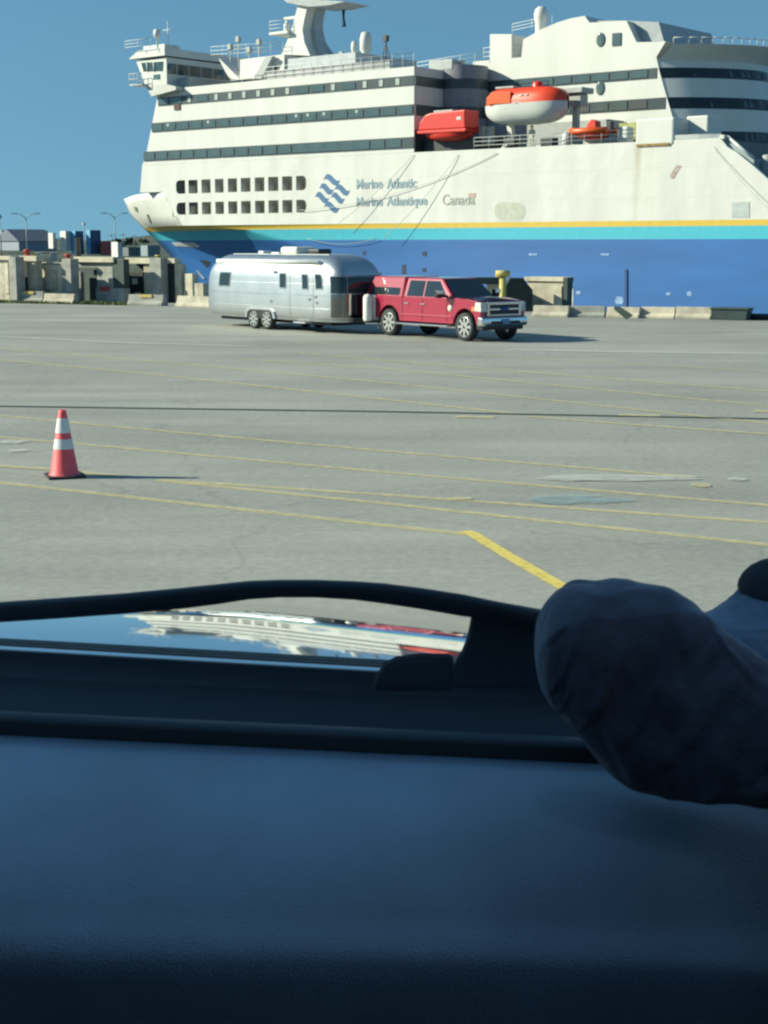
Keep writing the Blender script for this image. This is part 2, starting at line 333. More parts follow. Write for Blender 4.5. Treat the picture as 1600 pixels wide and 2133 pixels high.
# rounded outer corners of the first and last openings
for zz in zo:
    r = .45
    for sgn, s_ in ((1, so_[0][0]), (-1, so_[-1][1])):
        for up, z_ in ((1, zz[0]), (-1, zz[1])):
            arc = [(s_ + sgn * r * (1 - math.cos(t * math.pi / 12)), 0, z_ + up * r * (1 - math.sin(t * math.pi / 12))) for t in range(7)]
            hull.add([(s_, 0, z_)] + arc, [(0, i, i + 1) for i in range(1, 7)], 0)
def ship_white_rust():
    """white paint with rust runs below the deck block and faint plate shading"""
    m = WHITE.copy(); m.name = 'hull_white'; n = m.node_tree; L = n.links; b = n.nodes['Principled BSDF']
    src = b.inputs['Base Color'].links[0].from_socket
    tc = n.nodes.new('ShaderNodeTexCoord'); sp = n.nodes.new('ShaderNodeSeparateXYZ'); L.new(tc.outputs['Object'], sp.inputs[0])
    nz = n.nodes.new('ShaderNodeTexNoise'); nz.inputs['Scale'].default_value = 1.2; nz.inputs['Detail'].default_value = 6
    mp = n.nodes.new('ShaderNodeMapping'); mp.inputs['Scale'].default_value = (2.5, 1, .18); L.new(tc.outputs['Object'], mp.inputs[0]); L.new(mp.outputs[0], nz.inputs['Vector'])
    def M(op, a, b_):
        q = n.nodes.new('ShaderNodeMath'); q.operation = op; q.use_clamp = False
        for i, v in enumerate((a, b_)):
            if isinstance(v, (int, float)): q.inputs[i].default_value = v
            else: L.new(v, q.inputs[i])
        return q.outputs[0]
    def bump_at(c, wd): 
        d = M('ABSOLUTE', M('SUBTRACT', sp.outputs[0], c), 0); q = n.nodes.new('ShaderNodeMapRange'); q.inputs[1].default_value = wd; q.inputs[2].default_value = 0
        L.new(d, q.inputs[0]); return q.outputs[0]
    a = M('ADD', M('MULTIPLY', bump_at(sxx(1326), .45), .9), M('MULTIPLY', bump_at(sxx(1360), 1.5), .22))
    fz = n.nodes.new('ShaderNodeMapRange'); fz.inputs[1].default_value = ZY1; fz.inputs[2].default_value = ZD; L.new(sp.outputs[2], fz.inputs[0])
    a = M('MULTIPLY', a, M('MULTIPLY', M('ADD', fz.outputs[0], .25), nz.outputs['Fac']))
    gen = n.nodes.new('ShaderNodeMapRange'); gen.inputs[1].default_value = .56; gen.inputs[2].default_value = .8; gen.inputs[4].default_value = .16
    L.new(nz.outputs['Fac'], gen.inputs[0]); a = M('ADD', a, gen.outputs[0])
    mx = n.nodes.new('ShaderNodeMix'); mx.data_type = 'RGBA'; L.new(a, mx.inputs[0]); L.new(src, mx.inputs[6]); mx.inputs[7].default_value = (.34, .26, .13, 1)
    L.new(mx.outputs[2], b.inputs['Base Color'])
    n3 = n.nodes.new('ShaderNodeTexNoise'); n3.inputs['Scale'].default_value = .55; n3.inputs['Detail'].default_value = 2; L.new(tc.outputs['Object'], n3.inputs['Vector'])
    bk = n.nodes.new('ShaderNodeTexBrick'); bk.inputs['Scale'].default_value = 1; bk.inputs['Brick Width'].default_value = 6.5; bk.inputs['Row Height'].default_value = 2.2; bk.inputs['Mortar Size'].default_value = .03
    mq = n.nodes.new('ShaderNodeMapping'); mq.inputs['Rotation'].default_value = (R(-90), 0, 0); L.new(tc.outputs['Object'], mq.inputs[0]); L.new(mq.outputs[0], bk.inputs['Vector'])
    b1 = n.nodes.new('ShaderNodeBump'); b1.inputs['Strength'].default_value = .35; b1.inputs['Distance'].default_value = .12; L.new(n3.outputs['Fac'], b1.inputs['Height'])
    b2 = n.nodes.new('ShaderNodeBump'); b2.inputs['Strength'].default_value = .5; b2.inputs['Distance'].default_value = .02; L.new(bk.outputs['Fac'], b2.inputs['Height']); L.new(b1.outputs[0], b2.inputs['Normal']); L.new(b2.outputs[0], b.inputs['Normal'])
    return m
HW = ship_white_rust()
hull.build('hull', [HW, YEL, CYAN, BLUE], ferry)
P = lambda name, m, q, bev=0: q.build(name, m, ferry, bev)
# mooring deck behind the openings
q = MB(); q.add([(so_[0][0] - .6, .02, zo[1][0] - .15), (so_[-1][1] + .6, .02, zo[1][0] - .15), (so_[-1][1] + .6, 1.7, zo[1][0] - .15), (so_[0][0] - .6, 1.7, zo[1][0] - .15),
    (so_[0][0] - .6, .02, zo[0][1] + .5), (so_[-1][1] + .6, .02, zo[0][1] + .5), (so_[-1][1] + .6, 1.7, zo[0][1] + .5), (so_[0][0] - .6, 1.7, zo[0][1] + .5)],
    [(0, 1, 2, 3), (2, 3, 7, 6), (4, 5, 6, 7), (0, 3, 7, 4), (1, 2, 6, 5)])
P('mooring_deck', WHITE, q)
q = MB(); q.box(so_[0][0] - .5, so_[-1][1] + .5, .06, 1.65, zo[1][1] + .2, zo[0][0] - .2); P('mooring_deck_floor', WHITE, q)
for i, (a, b) in enumerate(so_):
    for z0, z1 in zo:
        q = MB(); q.obox(((a + b) / 2 + .25, 1.2, z0 + .45), (.3, .4, .4), .2); P('mooring_winch', WHITE, q, .08)
# superstructure ahead of the recess
XR, XL = sxx(862), sxx(303, 330)
front = [(sxx(296, 380), ZD), (sxx(303, 330), szz(303, 330)), (sxx(331, 186), szz(331, 186)), (sxx(336, 172), szz(862, 138))]
ZT = szz(862, 138)
q = MB(); q.prism([(interp(mid_p, 8.1) - .1, 8.12), (sxx(297, 380), ZD + .01), (XR, ZD + .01), (XR, ZT), (front[3][0], ZT), (front[2][0], front[2][1]), (front[1][0], front[1][1])][1:], 0, BEAM)
P('superstructure', WHITE, q)
q = MB(); q.prism([(sxx(297, 380), ZD), (sxx(292, 412), 8.12), (sxx(348, 412), 8.12), (sxx(348, 380), ZD)], .01, BEAM - .01); P('forward_house', WHITE, q)
bands = [(szz(862, 178), szz(862, 157)), (szz(862, 240), szz(862, 217)), (szz(862, 309), szz(862, 285))]
pitch = sxx(371.5, 320) - sxx(344.6, 320)
win_me = {}
def window(s, t, z0, z1, wd, m, rz=0):
    key = (round(wd, 2), round(z1 - z0, 2), m.name)
    if key not in win_me:
        o = MB().box(-wd / 2, wd / 2, -.03, .03, 0, z1 - z0).build('window', m, ferry); win_me[key] = o.data
    else:
        o = bpy.data.objects.new('window', win_me[key]); C.objects.link(o); o.parent = ferry
    o.location = (s, t, z0); o.rotation_euler = (0, 0, rz); return o
for bi, (z0, z1) in enumerate(bands):
    s0 = interp([(z, s) for s, z in front], z0) + .15
    q = MB(); q.box(s0, XR - .012, -.04, .3, z0, z1); P('window_band', BAND, q)
    s = s0 + .75; i = 0
    while s < XR - .8:
        if bi == 0:
            lit = i in (2, 4, 5, 6, 7, 8, 14, 15, 17, 18, 19, 23, 24, 25) or random.random() < .1; m = CURT if lit else GLASSW
            wd = .42 if lit else pitch * .8
        else:
            m = GLASSW; wd = pitch * .86
            if bi == 2 and 11 <= i <= 15: wd = pitch * .99
        window(s, -.06, z0 + .14, z1 - .14, wd, m)
        if bi == 1 and random.random() < .3: window(s + random.uniform(-.3, .3), -.08, z0 + .5, z0 + .75, .3, CURT)
        s += pitch; i += 1
q = MB(); q.box(*[v + d for v, d in zip(sorted([sxx(364, 230), sxx(376, 230)]), (0, 0))], -.1, .2, szz(370, 229), szz(370, 217)); P('vent_box', mat('rust_brown', (.10, .06, .05), .8), q)
# recess wall (faces aft, in shade) and set-back side
TB = 8.0
q = MB()
for z0, z1 in bands: q.box(XR - .2, XR + .04, .25, TB, z0, z1)
q.box(XR - .2, XR + .05, .15, 5.2, ZD, ZD + 1.9)
P('recess_band', BAND, q)
q = MB(); q.lathe([(2.2, bands[2][0]), (2.2, ZT + .4)], (XR + .5, TB - 1.8, 0), 24); P('funnel_casing', mat('casing_grey', (.24, .24, .26), .6), q)
q = MB(); q.lathe([(2.24, bands[0][0]), (2.24, bands[0][1])], (XR + .5, TB - 1.8, 0), 24); q.lathe([(2.24, bands[1][0]), (2.24, bands[1][1])], (XR + .5, TB - 1.8, 0), 24); P('casing_band', BAND, q)
q = MB(); q.box(XR - .1, sxx(985, 130, TB) + 1, TB - 1.5, TB + 2, ZT - .1, ZT + .5); P('roof_block', WHITE, q, .1)
edge = [ship(px, py, TB) for px, py in ((1367, 118), (1374, 150), (1387, 196), (1400, 240), (1409, 300))]
edge_p = [(z, s) for s, z in edge]
S0 = sxx(985, 150, TB)
ztop = szz(1000, 127, TB)
q = MB(); q.prism([(S0, ZD - .3), (edge[-1][0], ZD - .3)] + edge[::-1] + [(sxx(1345, 120, TB), ztop), (S0, ztop)], TB, BEAM - 2); P('aft_superstructure', WHITE, q)
for bi, (z0, z1) in enumerate(bands):
    s1 = interp(edge_p, (z0 + z1) / 2) - .25; 
    if bi == 2: s1 = sxx(1300, 290, TB)
    q = MB(); q.box(S0 + .05, s1, TB - .04, TB + .3, z0, z1); P('window_band', BAND, q)
    s = S0 + 2.2; 
    while s < s1 - .9:
        window(s, TB - .06, z0 + .14, z1 - .14, pitch * .86, GLASSW if not (bi == 1 and random.random() < .4) else MULL); s += pitch
# raised casing with the swept front on top
pol = [(1085, 128), (1090, 82), (1105, 74), (1130, 60), (1160, 47), (1190, 38), (1218, 33), (1228, 47), (1305, 43), (1326, 88), (1387, 86), (1368, 117), (1366, 124)]
T1 = TB - .003
q = MB(); q.prism([ship(a, b, T1) for a, b in pol], T1, TB + 9); P('sun_deck_casing', WHITE, q)
q = MB(); q.prism([ship(a, b, T1 - .0) for a, b in ((1020, 128), (1020, 71), (1067, 71), (1067, 128))], T1, TB + 3.5); P('vent_house', WHITE, q, .08)
q = MB(); q.prism([ship(a, b, TB + 1) for a, b in ((1225, 43), (1306, 43), (1372, 46), (1383, 86), (1230, 86))], TB + 1, TB + 10); P('wheelhouse_roof', mat('shade_grey', (.32, .35, .36), .5), q)
for px, py, r in ((1252, 83, .42), (1251, 184, .42)):
    s, z = ship(px, py, TB); o = MB().lathe([(.001, -.05), (r * .85, -.05), (r, -.02), (r, .05)], seg=20, axis='Y').build('porthole', GLASSW, ferry); o.location = (s, TB - .03, z); o.scale = (1, 1, 1.35)
s, z = ship(1285, 82, TB); window(s, TB - .06, z - .5, z + .5, .8, GLASSW)
s, z = ship(1127, 48, TB + 2); q = MB(); q.lathe([(.5, z - 1.2), (.5, z), (.62, z + .4), (.62, z + .8), (.5, z + 1.15), (.28, z + 1.35), (.001, z + 1.4)], (s, TB + 2, 0), 16); P('radar_dome', WHITE, q)
# curved end of the superstructure, facing away from the sun
def curved(name, m, z0, z1, off, over=0.0, ext=0):
    rows = []
    for z, ov in ((z0, 0), (z1, over)):
        s_e = interp(edge_p, z); row = []
        for k in range(25):
            a = k / 24
            row.append((s_e + off + ov + 5.2 * math.sin(a * math.pi) ** .8, TB + .05 + (BEAM - 2 - TB) * a, z))
        rows.append(row)
    q = MB(); q.grid(rows); return P(name, m, q)
zc = [ZD - .3, bands[2][0], bands[2][1], bands[1][0], bands[1][1], bands[0][0], bands[0][1], bands[0][1] + .55]
for i in range(len(zc) - 1): curved('end_bulkhead' if i % 2 == 0 else 'end_window_band', WHITE if i % 2 == 0 else mat('end_band', (.012, .02, .022), .12, spec=.6), zc[i], zc[i + 1], 0 if i % 2 == 0 else .02)
curved('roof_overhang', WHITE, zc[-1], zc[-1] + 1.2, 0, 1.5)
zr = zc[-1] + 1.2; q = MB()
row = [(interp(edge_p, zr) + 1.5 + 5.2 * math.sin(k / 24 * math.pi) ** .8, TB + .05 + (BEAM - 2 - TB) * k / 24, zr) for k in range(25)]
q.add(row, [tuple(range(25))]); P('end_roof', WHITE, q)
q = MB()
for k in range(24): q.tube([Vector(row[k]) + Vector((0, 0, .5)), Vector(row[k + 1]) + Vector((0, 0, .5))], .04, 5); q.tube([row[k], Vector(row[k]) + Vector((0, 0, .5))], .03, 5)
P('railing', RAIL, q)
for bi, (z0, z1) in enumerate(bands):
    for k in range(1, 26):
        a = k / 32; zz_ = (z0 + z1) / 2; s = interp(edge_p, zz_) + 5.2 * math.sin(a * math.pi) ** .8; t = TB + .05 + (BEAM - 2 - TB) * a
        q = MB(); sl_ = interp(edge_p, z0) - interp(edge_p, z1)
        q.add([(s + .06 + sl_ / 2 - .2, t, z0 + .15), (s + .06 + sl_ / 2 + .2, t + .25, z0 + .15), (s + .06 - sl_ / 2 + .2, t + .25, z1 - .15), (s + .06 - sl_ / 2 - .2, t, z1 - .15)], [(0, 1, 2, 3)])
        if random.random() < .45: P('end_window_post', mat('post_grey', (.12, .14, .15), .6), q)
# boat deck, block with rust, railing, foredeck
q = MB(); q.add([(XR - .1, .05, ZD - .06), (hull_p[0][0], .05, ZD - .06), (hull_p[0][0], BEAM - .05, ZD - .06), (XR - .1, BEAM - .05, ZD - .06)], [(0, 1, 2, 3)])
q.add([(hull_p[0][0], .4, 7.3), (S_END, .4, 7.3), (S_END, BEAM, 7.3), (hull_p[0][0], BEAM, 7.3), (hull_p[0][0], .4, ZD - .06), (hull_p[0][0], BEAM, ZD - .06)], [(0, 1, 2, 3), (0, 3, 5, 4)])
P('boat_deck', DECK, q)
sA, sB = sxx(1325, 290), sxx(1404, 290)
q = MB(); q.box(sA, sB, -.08, 2.6, ZD - .35, szz(1365, 246)); P('deck_block', WHITE, q, .15)
q = MB(); q.box(sA + .1, sB - .3, -.1, -.05, ZD - .38, ZD - .18); P('rust_edge', mat('rust', (.3, .2, .08), .9, var=.4, scale=3), q)
q = MB(); q.box(sB - .2, sB + 1.6, 2.2, 4.5, ZD, szz(1365, 246) + .2); P('deck_locker', WHITE, q, .1)
def railing(pts, h, name='railing', rails=3, m=RAIL, gap=1.4, r=.028):
    q = MB(); pts = [Vector(p) for p in pts]
    for k in range(1, rails + 1):
        q.tube([p + Vector((0, 0, h * k / rails)) for p in pts], r, 5)
    for a, b in zip(pts, pts[1:]):
        n = max(1, int((b - a).length / gap))
        for i in range(n + 1):
            p = a.lerp(b, i / n); q.tube([p, p + Vector((0, 0, h))], r, 5)
    return P(name, m, q)
q = MB(); q.box(sB + .1, hull_p[0][0] - .05, .03, .1, ZD - .05, szz(1460, 281)); P('bulwark', mat('rail_grey', (.33, .37, .37), .6), q)
railing([(sB + .1, .05, ZD), (hull_p[0][0], .05, ZD)], szz(1460, 280) - ZD)
q = MB(); q.box(hull_p[0][0] - .05, hull_p[0][0] + .35, -.05, .35, ZD - .1, szz(1503, 281)); P('bulwark_post', WHITE, q, .05)
q = MB()
a0, a1 = Vector((hull_p[0][0] + .4, .3, szz(1512, 284))), Vector((sxx(1566, 340), .3, szz(1566, 338) + .3)); a2 = Vector((sxx(1566, 342), .3, szz(1566, 342)))
q.tube([a0, a1], .11, 8); q.tube([a0 - Vector((0, 0, .8)), a2], .06, 6)
P('sloping_rail', RAIL, q)
q = MB(); q.prism([(a0.x, a0.z - .85), (a0.x, a0.z - .1), (a1.x, a1.z - .05), (a2.x, a2.z)], .34, .42); P('sloping_bulwark', mat('shade_grey2', (.28, .33, .34), .6), q)
for px, py, hh, rr in ((1575, 350, 1.2, .6), (1598, 345, 1.5, .5), (1625, 352, 1.4, .6)):
    s, z = ship(px, py, 3); q = MB(); q.lathe([(rr, 7.3), (rr, z + .1), (rr * .7, z + hh * .5), (.01, z + hh * .55)], (s, 3, 0), 12); q.box(s - .5, s + .5, 2.3, 3.8, 7.3, z - .6); P('windlass', GREYP, q)
# boat-deck gear: davits, lockers, rails, winches
def davit(px, py0, py1, t=.6, lean=.5, m=WHITE):
    s, z0 = ship(px, py0, t); z1 = szz(px, py1, t); q = MB(); q.prism([(s - .2, z0), (s + .25, z0), (s + .25 + lean, z1), (s - .2 + lean, z1)], t, t + .5); P('davit', m, q, .03)
davit(1042, 318, 300); davit(1112, 318, 300); davit(1000, 300, 263, 1.5, 0, GREYP); davit(1018, 300, 263, 1.5, 0, GREYP); davit(1065, 310, 262, 2, -.3); davit(1168, 318, 280, .8, 0, GREYP); davit(1195, 300, 195, 3.2, 0, GREYP)
q = MB(); s, z = ship(1197, 190, 3.2); q.box(s - 1.5, s + 1.1, 2.6, 4.4, z - .2, z + .25); q.box(s - .7, s + .8, 2.9, 4, z - 1.2, z - .25); P('davit_head', GREYP, q, .08)
q = MB(); s, z = ship(1180, 318, 1); q.lathe([(.35, ZD), (.35, z + 1.4), (.2, z + 1.6), (.001, z + 1.6)], (s, 1, 0), 12); P('liferaft_canister', RAIL, q)
for px, w_, h_ in ((1300, .8, 1.3), (1228, 1.0, .7), (1140, 1.2, .8), (990, 1.1, 1.0), (915, 1.2, .9), (1065, 1.0, .9)):
    s = sxx(px, 300, 1.4); q = MB(); q.box(s - w_ / 2, s + w_ / 2, 1.2, 2.2, ZD, ZD + h_); P('deck_winch', random.choice((GREYP, DARK, RAIL)), q, .12)
s = sxx(1309, 300, 3); q = MB(); q.box(s - .9, s + .9, 3, 3.6, ZD, ZD + 1.7); P('deck_cabinet', mat('yellow_green', (.35, .36, .12), .6, var=.4, scale=3), q, .03)
railing([(sxx(985), .1, ZD), (sxx(1320), .1, ZD)], .95, m=GREYP)
q = MB(); q.box(sxx(870, 300, .3), sxx(985, 300, .3), 1.0, 5, ZD, ZD + 1.0); P('deck_housing', DARK, q, .1)
q = MB(); q.box(sxx(1000, 290, TB), sxx(1300, 290, TB), TB - 2.4, TB - .1, ZD, ZD + 2.3); P('shelter_deck', GREYP, q)
# bridge
OV = -1.0
def sb(px, py, t=OV): return ship(px, py, t)
zb0, zb1 = sb(320, 176)[1], sb(320, 122)[1]; xa = sb(347, 145)[0]
q = MB(); q.prism([(sb(302, 150)[0], zb0), (xa, zb0 - .1), (xa, zb1), (sb(284, 128)[0], zb1 - .1)], OV, BEAM - OV); P('bridge_house', WHITE, q)
zr0, zr1 = sb(310, 120)[1], sb(310, 104)[1]
q = MB(); q.prism([(sb(273, 120)[0], zr0), (xa + .12, zr0), (xa + .1, zr1), (sb(292, 107)[0], zr1)], OV - .3, BEAM - OV + .3); P('bridge_roof', WHITE, q)
q = MB(); q.prism([sb(299, 149, OV - .03), sb(339, 148, OV - .03), sb(340, 128, OV - .03), sb(294, 131, OV - .03)], OV - .03, OV + .1); P('bridge_window', mat('bridge_glass', (.05, .09, .09), .1, var=.3), q)
for px in (307, 321):
    q = MB(); a = sb(px, 149, OV - .06); b = sb(px - 1, 129, OV - .06); q.tube([(a[0], OV - .05, a[1]), (b[0], OV - .05, b[1])], .07, 5); P('bridge_mullion', WHITE, q)
q = MB(); q.prism([sb(319, 168, OV - .05), sb(333, 167, OV - .05), sb(333, 154, OV - .05), sb(319, 155, OV - .05)], OV - .05, OV + .1); P('bridge_port', GLASSW, q, .05)
ww0, ww1 = szz(347, 153, OV), szz(347, 131, OV)
q = MB(); q.box(xa - .05, xa + .03, OV + .15, BEAM, ww0, ww1); P('bridge_aft_window', mat('bridge_aft_glass', (.02, .06, .07), .08, spec=.7), q)
for k in range(5): q = MB(); q.box(xa - .02, xa + .06, OV + 1.2 + 1.6 * k, OV + 1.35 + 1.6 * k, ww0, ww1); P('bridge_mullion', GREYP, q)
q = MB(); q.box(xa, xa + 1.6, .3, BEAM, ZT, ZT + .95); P('bridge_wing_bulwark', GREYP, q)
q = MB(); q.prism([(sb(315, 178)[0], ZT - .7), (xa + 1.2, ZT - .3), (xa + 1.2, ZT), (xa, zb0 - .1), (sb(302, 150)[0], zb0)], OV, .3); P('wing_bracket', mat('wing_shade', (.5, .5, .46), .6), q)
q = MB()
s, z = sb(280, 176, OV - .5)
for dz in (0, .5, 1.0): q.tube([(s - .6, OV - .6, z + dz), (s + 1.2, OV - .6, z + dz)], .03, 5); q.tube([(s - .6, OV - .6, z + dz), (s - .6, 2, z + dz)], .03, 5)
for k in range(4): q.tube([(s - .6 + .6 * k, OV - .6, z), (s - .6 + .6 * k, OV - .6, z + 1)], .03, 5)
q.box(s - .6, s + 1.2, OV - .6, 1, z - .1, z); P('wing_platform', RAIL, q)
s, z = sb(328, 103, 0)
q = MB(); q.lathe([(.001, z + 1.9), (.3, z + 1.85), (.38, z + 1.5), (.3, z + 1.1), (.1, z + 1.05), (.1, z)], (s, 0, 0), 12); P('searchlight', WHITE, q)
q = MB(); q.tube([(s + 1, .5, z), (s + 1, .5, z + 2.6)], .05, 6); q.tube([(s + .3, .5, z + 1.8), (s + 1.8, .5, z + 1.8)], .04, 5); q.box(s - 2, s + 1, 0, 2, z - .1, z + .45); P('bridge_antenna', RAIL, q)
railing([(s - 2.6, -1.8, z - .1), (s + 1, -1.8, z - .1)], .9)
# top deck houses, mast, aerials
dh = [ship(px, py, 3) for px, py in ((500, 165), (592, 160), (592, 113), (500, 124))]
q = MB(); q.prism(dh, 3, 14); P('deckhouse', WHITE, q)
q = MB(); q.prism([ship(a, b, 2.98) for a, b in ((455, 120), (500, 165), (478, 165), (462, 135))], 2.98, 9); P('swept_screen', WHITE, q)
q = MB(); q.prism([ship(a, b, 2.9) for a, b in ((535, 165), (560, 120), (575, 118), (552, 165))], 2.4, 2.9); P('stair', GREYP, q)
q = MB(); q.box(sxx(571, 150, 2.95), sxx(577, 150, 2.95), 2.95, 3.1, szz(574, 150, 3), szz(574, 137, 3)); P('house_door', DARK, q)
s2 = sxx(592, 130, 3)
q = MB(); q.box(s2 - .1, s2 + 8.5, 3.2, 12, ZT + .1, szz(600, 122, 3)); P('mast_house', mat('mast_house_grey', (.42, .45, .46), .55), q)
T3 = 4.5
ml = [(586, 113), (592, 100), (601, 78), (610, 52), (617, 25), (622, 5), (626, -20), (629, -60)]
mr = [(664, -60), (661, -20), (660, 15), (656, 35), (655, 60), (661, 85), (672, 102), (684, 116)]
fold = [(643, 116), (640, 100), (634, 82), (632, 60), (636, 40), (641, 20), (644, -5), (645, -60)]
q = MB(); q.prism([ship(a, b, T3) for a, b in ml + [(645, -60), (641, 10), (634, 40), (630, 62), (634, 88), (646, 116)]], T3, T3 + 2.6); P('mast', WHITE, q)
q = MB(); q.prism([ship(a, b, T3 + 1.2) for a, b in [(640, 116), (630, 80), (632, 50), (640, 15), (646, -60)] + [(a, b) for a, b in mr]], T3 + 1.2, T3 + 2.4); P('mast_aft_web', mat('mast_grey', (.36, .41, .44), .6), q)
q = MB(); q.prism([ship(a, b, T3 + .5) for a, b in ((600, -4), (735, 6), (700, 14), (660, 17), (640, 14), (612, 8))], T3 - .5, T3 + 3); P('mast_yard', mat('yard_grey', (.34, .37, .37), .6), q, .03)
q = MB(); q.prism([ship(a, b, T3) for a, b in ((568, 74), (606, 70), (606, 64), (568, 69))], T3 - .5, T3 + 2.5); P('mast_platform', WHITE, q)
s, z = ship(568, 69, T3); s1 = sxx(604, 66, T3); railing([(s, T3 - .4, z), (s1, T3 - .4, z)], 1.0)
s, z = ship(590, 66, T3); q = MB(); q.lathe([(.3, z), (.3, z + .7), (.15, z + .9), (.15, z + 1.1)], (s, T3 + .5, 0), 10); q.box(s - .2, s + 1.3, T3 + .3, T3 + .7, z + 1.1, z + 1.35); P('radar', RAIL, q)
railing([(xa + 5, 2.6, ZT), (s2, 2.0, ZT)], .9); railing([(s2, .3, ZT), (XR - .3, .3, ZT)], 1.15, gap=1.1)
q = MB(); q.box(s2 + .2, XR - 3, .42, .5, ZT, ZT + .8); P('rail_screen', mat('rail_screen', (.36, .36, .36), .5, var=.25, scale=.5), q)
for px, t, hh, r in ((762, 5, 2.2, .55), (738, 6, 1.4, .3)):
    s, z = ship(px, 118, t); q = MB(); q.lathe([(r * .6, ZT), (r * .6, z + .3), (r, z + .6), (r, z + hh * .7), (r * .7, z + hh * .95), (.001, z + hh)], (s, t, 0), 14); P('satellite_dome', WHITE, q)
for px, y0, y1 in ((804, 120, 74), (497, 110, 76), (540, 110, 82), (480, 112, 92), (520, 115, 98), (712, 120, 108)):
    s, z0 = ship(px, y0, 4); z1 = szz(px, y1, 4); q = MB(); q.tube([(s, 4, ZT), (s, 4, z1)], .07, 6); q.box(s - .2, s + .2, 3.8, 4.2, z1 - .5, z1); q.tube([(s - .4, 4, z0), (s, 4, z1 - .6)], .04, 5); q.tube([(s + .4, 4, z0), (s, 4, z1 - .6)], .04, 5); P('aerial_post', GREYP if px != 804 else DARK, q)
railing([ (sxx(440, 130, 4), 4, szz(440, 122, 4)), (sxx(590, 130, 4), 4, szz(590, 113, 4))], 1.1)
railing([(sxx(870, 140, 5), 5, ZT), (sxx(1020, 130, 5), 5, ZT + .4)], 1.0); railing([(S0 + 1, TB + .2, ztop), (sxx(1090, 110, TB), TB + .2, ztop)], 1.1)
railing([(sxx(1067, 80, TB + 2), TB + 2, szz(1067, 70, TB + 2)), (sxx(1150, 50, TB + 2), TB + 2, szz(1150, 52, TB + 2))], .8)
s = sxx(912, 130, 4); q = MB(); q.box(s - 1, s + 1.6, 4, 6, ZT, ZT + .9); P('deck_locker', GREYP, q, .1)
# hull fittings
def plate(name, px, m, bev=0, t=-.03, th=.06):
    q = MB(); q.prism([ship(a, b, t) for a, b in px], t, t + th); return P(name, m, q, bev)
def rpoly(x0, x1, y0, y1, r):
    out = []
    for cx, cy, a0 in ((x1 - r, y0 + r, -90), (x1 - r, y1 - r, 0), (x0 + r, y1 - r, 90), (x0 + r, y0 + r, 180)):
        for k in range(5): a = R(a0 + k * 22.5); out.append((cx + r * math.cos(a), cy + r * math.sin(a)))
    return out
plate('side_hatch', rpoly(1030, 1091, 421, 458, 15), mat('hatch_beige', (.46, .47, .38), .6))
plate('hatch_rim', rpoly(1027, 1094, 418, 461, 17), WHITE, t=-.015)
plate('hull_panel', ((1524, 421), (1561, 420), (1561, 453), (1524, 453)), mat('panel_grey', (.42, .46, .44), .6))
plate('scuff_mark', ((1398, 372), (1404, 372), (1416, 350), (1420, 346), (1410, 344), (1404, 352), (1395, 366)), mat('scuff_brown', (.38, .30, .26), .8, var=.3, scale=3), t=-.02)
for x0, x1, y0, y1 in ((755, 761, 523, 531), (837, 845, 551, 571), (880, 888, 524, 533), (880, 887, 558, 566)): plate('hull_port', ((x0, y1), (x1, y1), (x1, y0), (x0, y0)), mat('port_dark', (.008, .02, .05), .5))
plate('fender_bar', ((1301, 650), (1306, 650), (1306, 561), (1301, 561)), mat('bar_dark_blue', (.015, .06, .19), .6), t=-.08, th=.09)
for x, y, a, b in ((1205, 610, 5, 4), (1290, 626, 9, 8), (1393, 612, 5, 3), (1436, 612, 5, 5), (1260, 530, 9, 2), (1110, 530, 9, 2)): plate('paint_scuff', rpoly(x - a, x + a, y - b, y + b, b * .8), mat('scuff_white', (.22, .36, .55), .6, var=.5, scale=4), t=-.025)
# lettering, wave emblem, wordmark
def lettering(txt, px0, px1, pbase, ptop, m, bold=.02, parent=ferry):
    cu = bpy.data.curves.new('lettering', 'FONT'); cu.body = txt; cu.size = 1; cu.extrude = .01; cu.offset = bold; cu.resolution_u = 3
    t = bpy.data.objects.new('tmp', cu); C.objects.link(t); dg = bpy.context.evaluated_depsgraph_get(); me = bpy.data.meshes.new_from_object(t.evaluated_get(dg)); bpy.data.objects.remove(t)
    xs = [v.co.x for v in me.vertices]; ys = [v.co.y for v in me.vertices]; s0, s1 = sxx(px0, pbase), sxx(px1, pbase); zb, zt = szz(px0, pbase), szz(px0, ptop)
    kx = (s1 - s0) / (max(xs) - min(xs)); ky = (zt - zb) / .72
    for v in me.vertices: v.co = (s0 + (v.co.x - min(xs)) * kx, -.03 - v.co.z, zb + v.co.y * ky)
    me.materials.clear(); me.materials.append(m); o = bpy.data.objects.new('lettering', me); C.objects.link(o); o.parent = parent; return o
LT = mat('letter_blue', (.27, .36, .41), .6, var=.04)
lettering('Marine', 743, 797, 393, 373, LT); lettering('Atlantic', 806, 868, 392, 372, LT)
lettering('Marine', 743, 797, 429, 410, LT); lettering('Atlantique', 806, 890, 428, 409, LT)
lettering('Canada', 922, 989, 427, 404, mat('letter_grey', (.40, .41, .36), .6, var=.04), .008)
plate('flag_mark', ((976, 411), (990, 411), (990, 402), (976, 402)), mat('flag_red', (.50, .33, .29), .6))
EB = mat('emblem_blue', (.035, .13, .27), .5, var=.05)
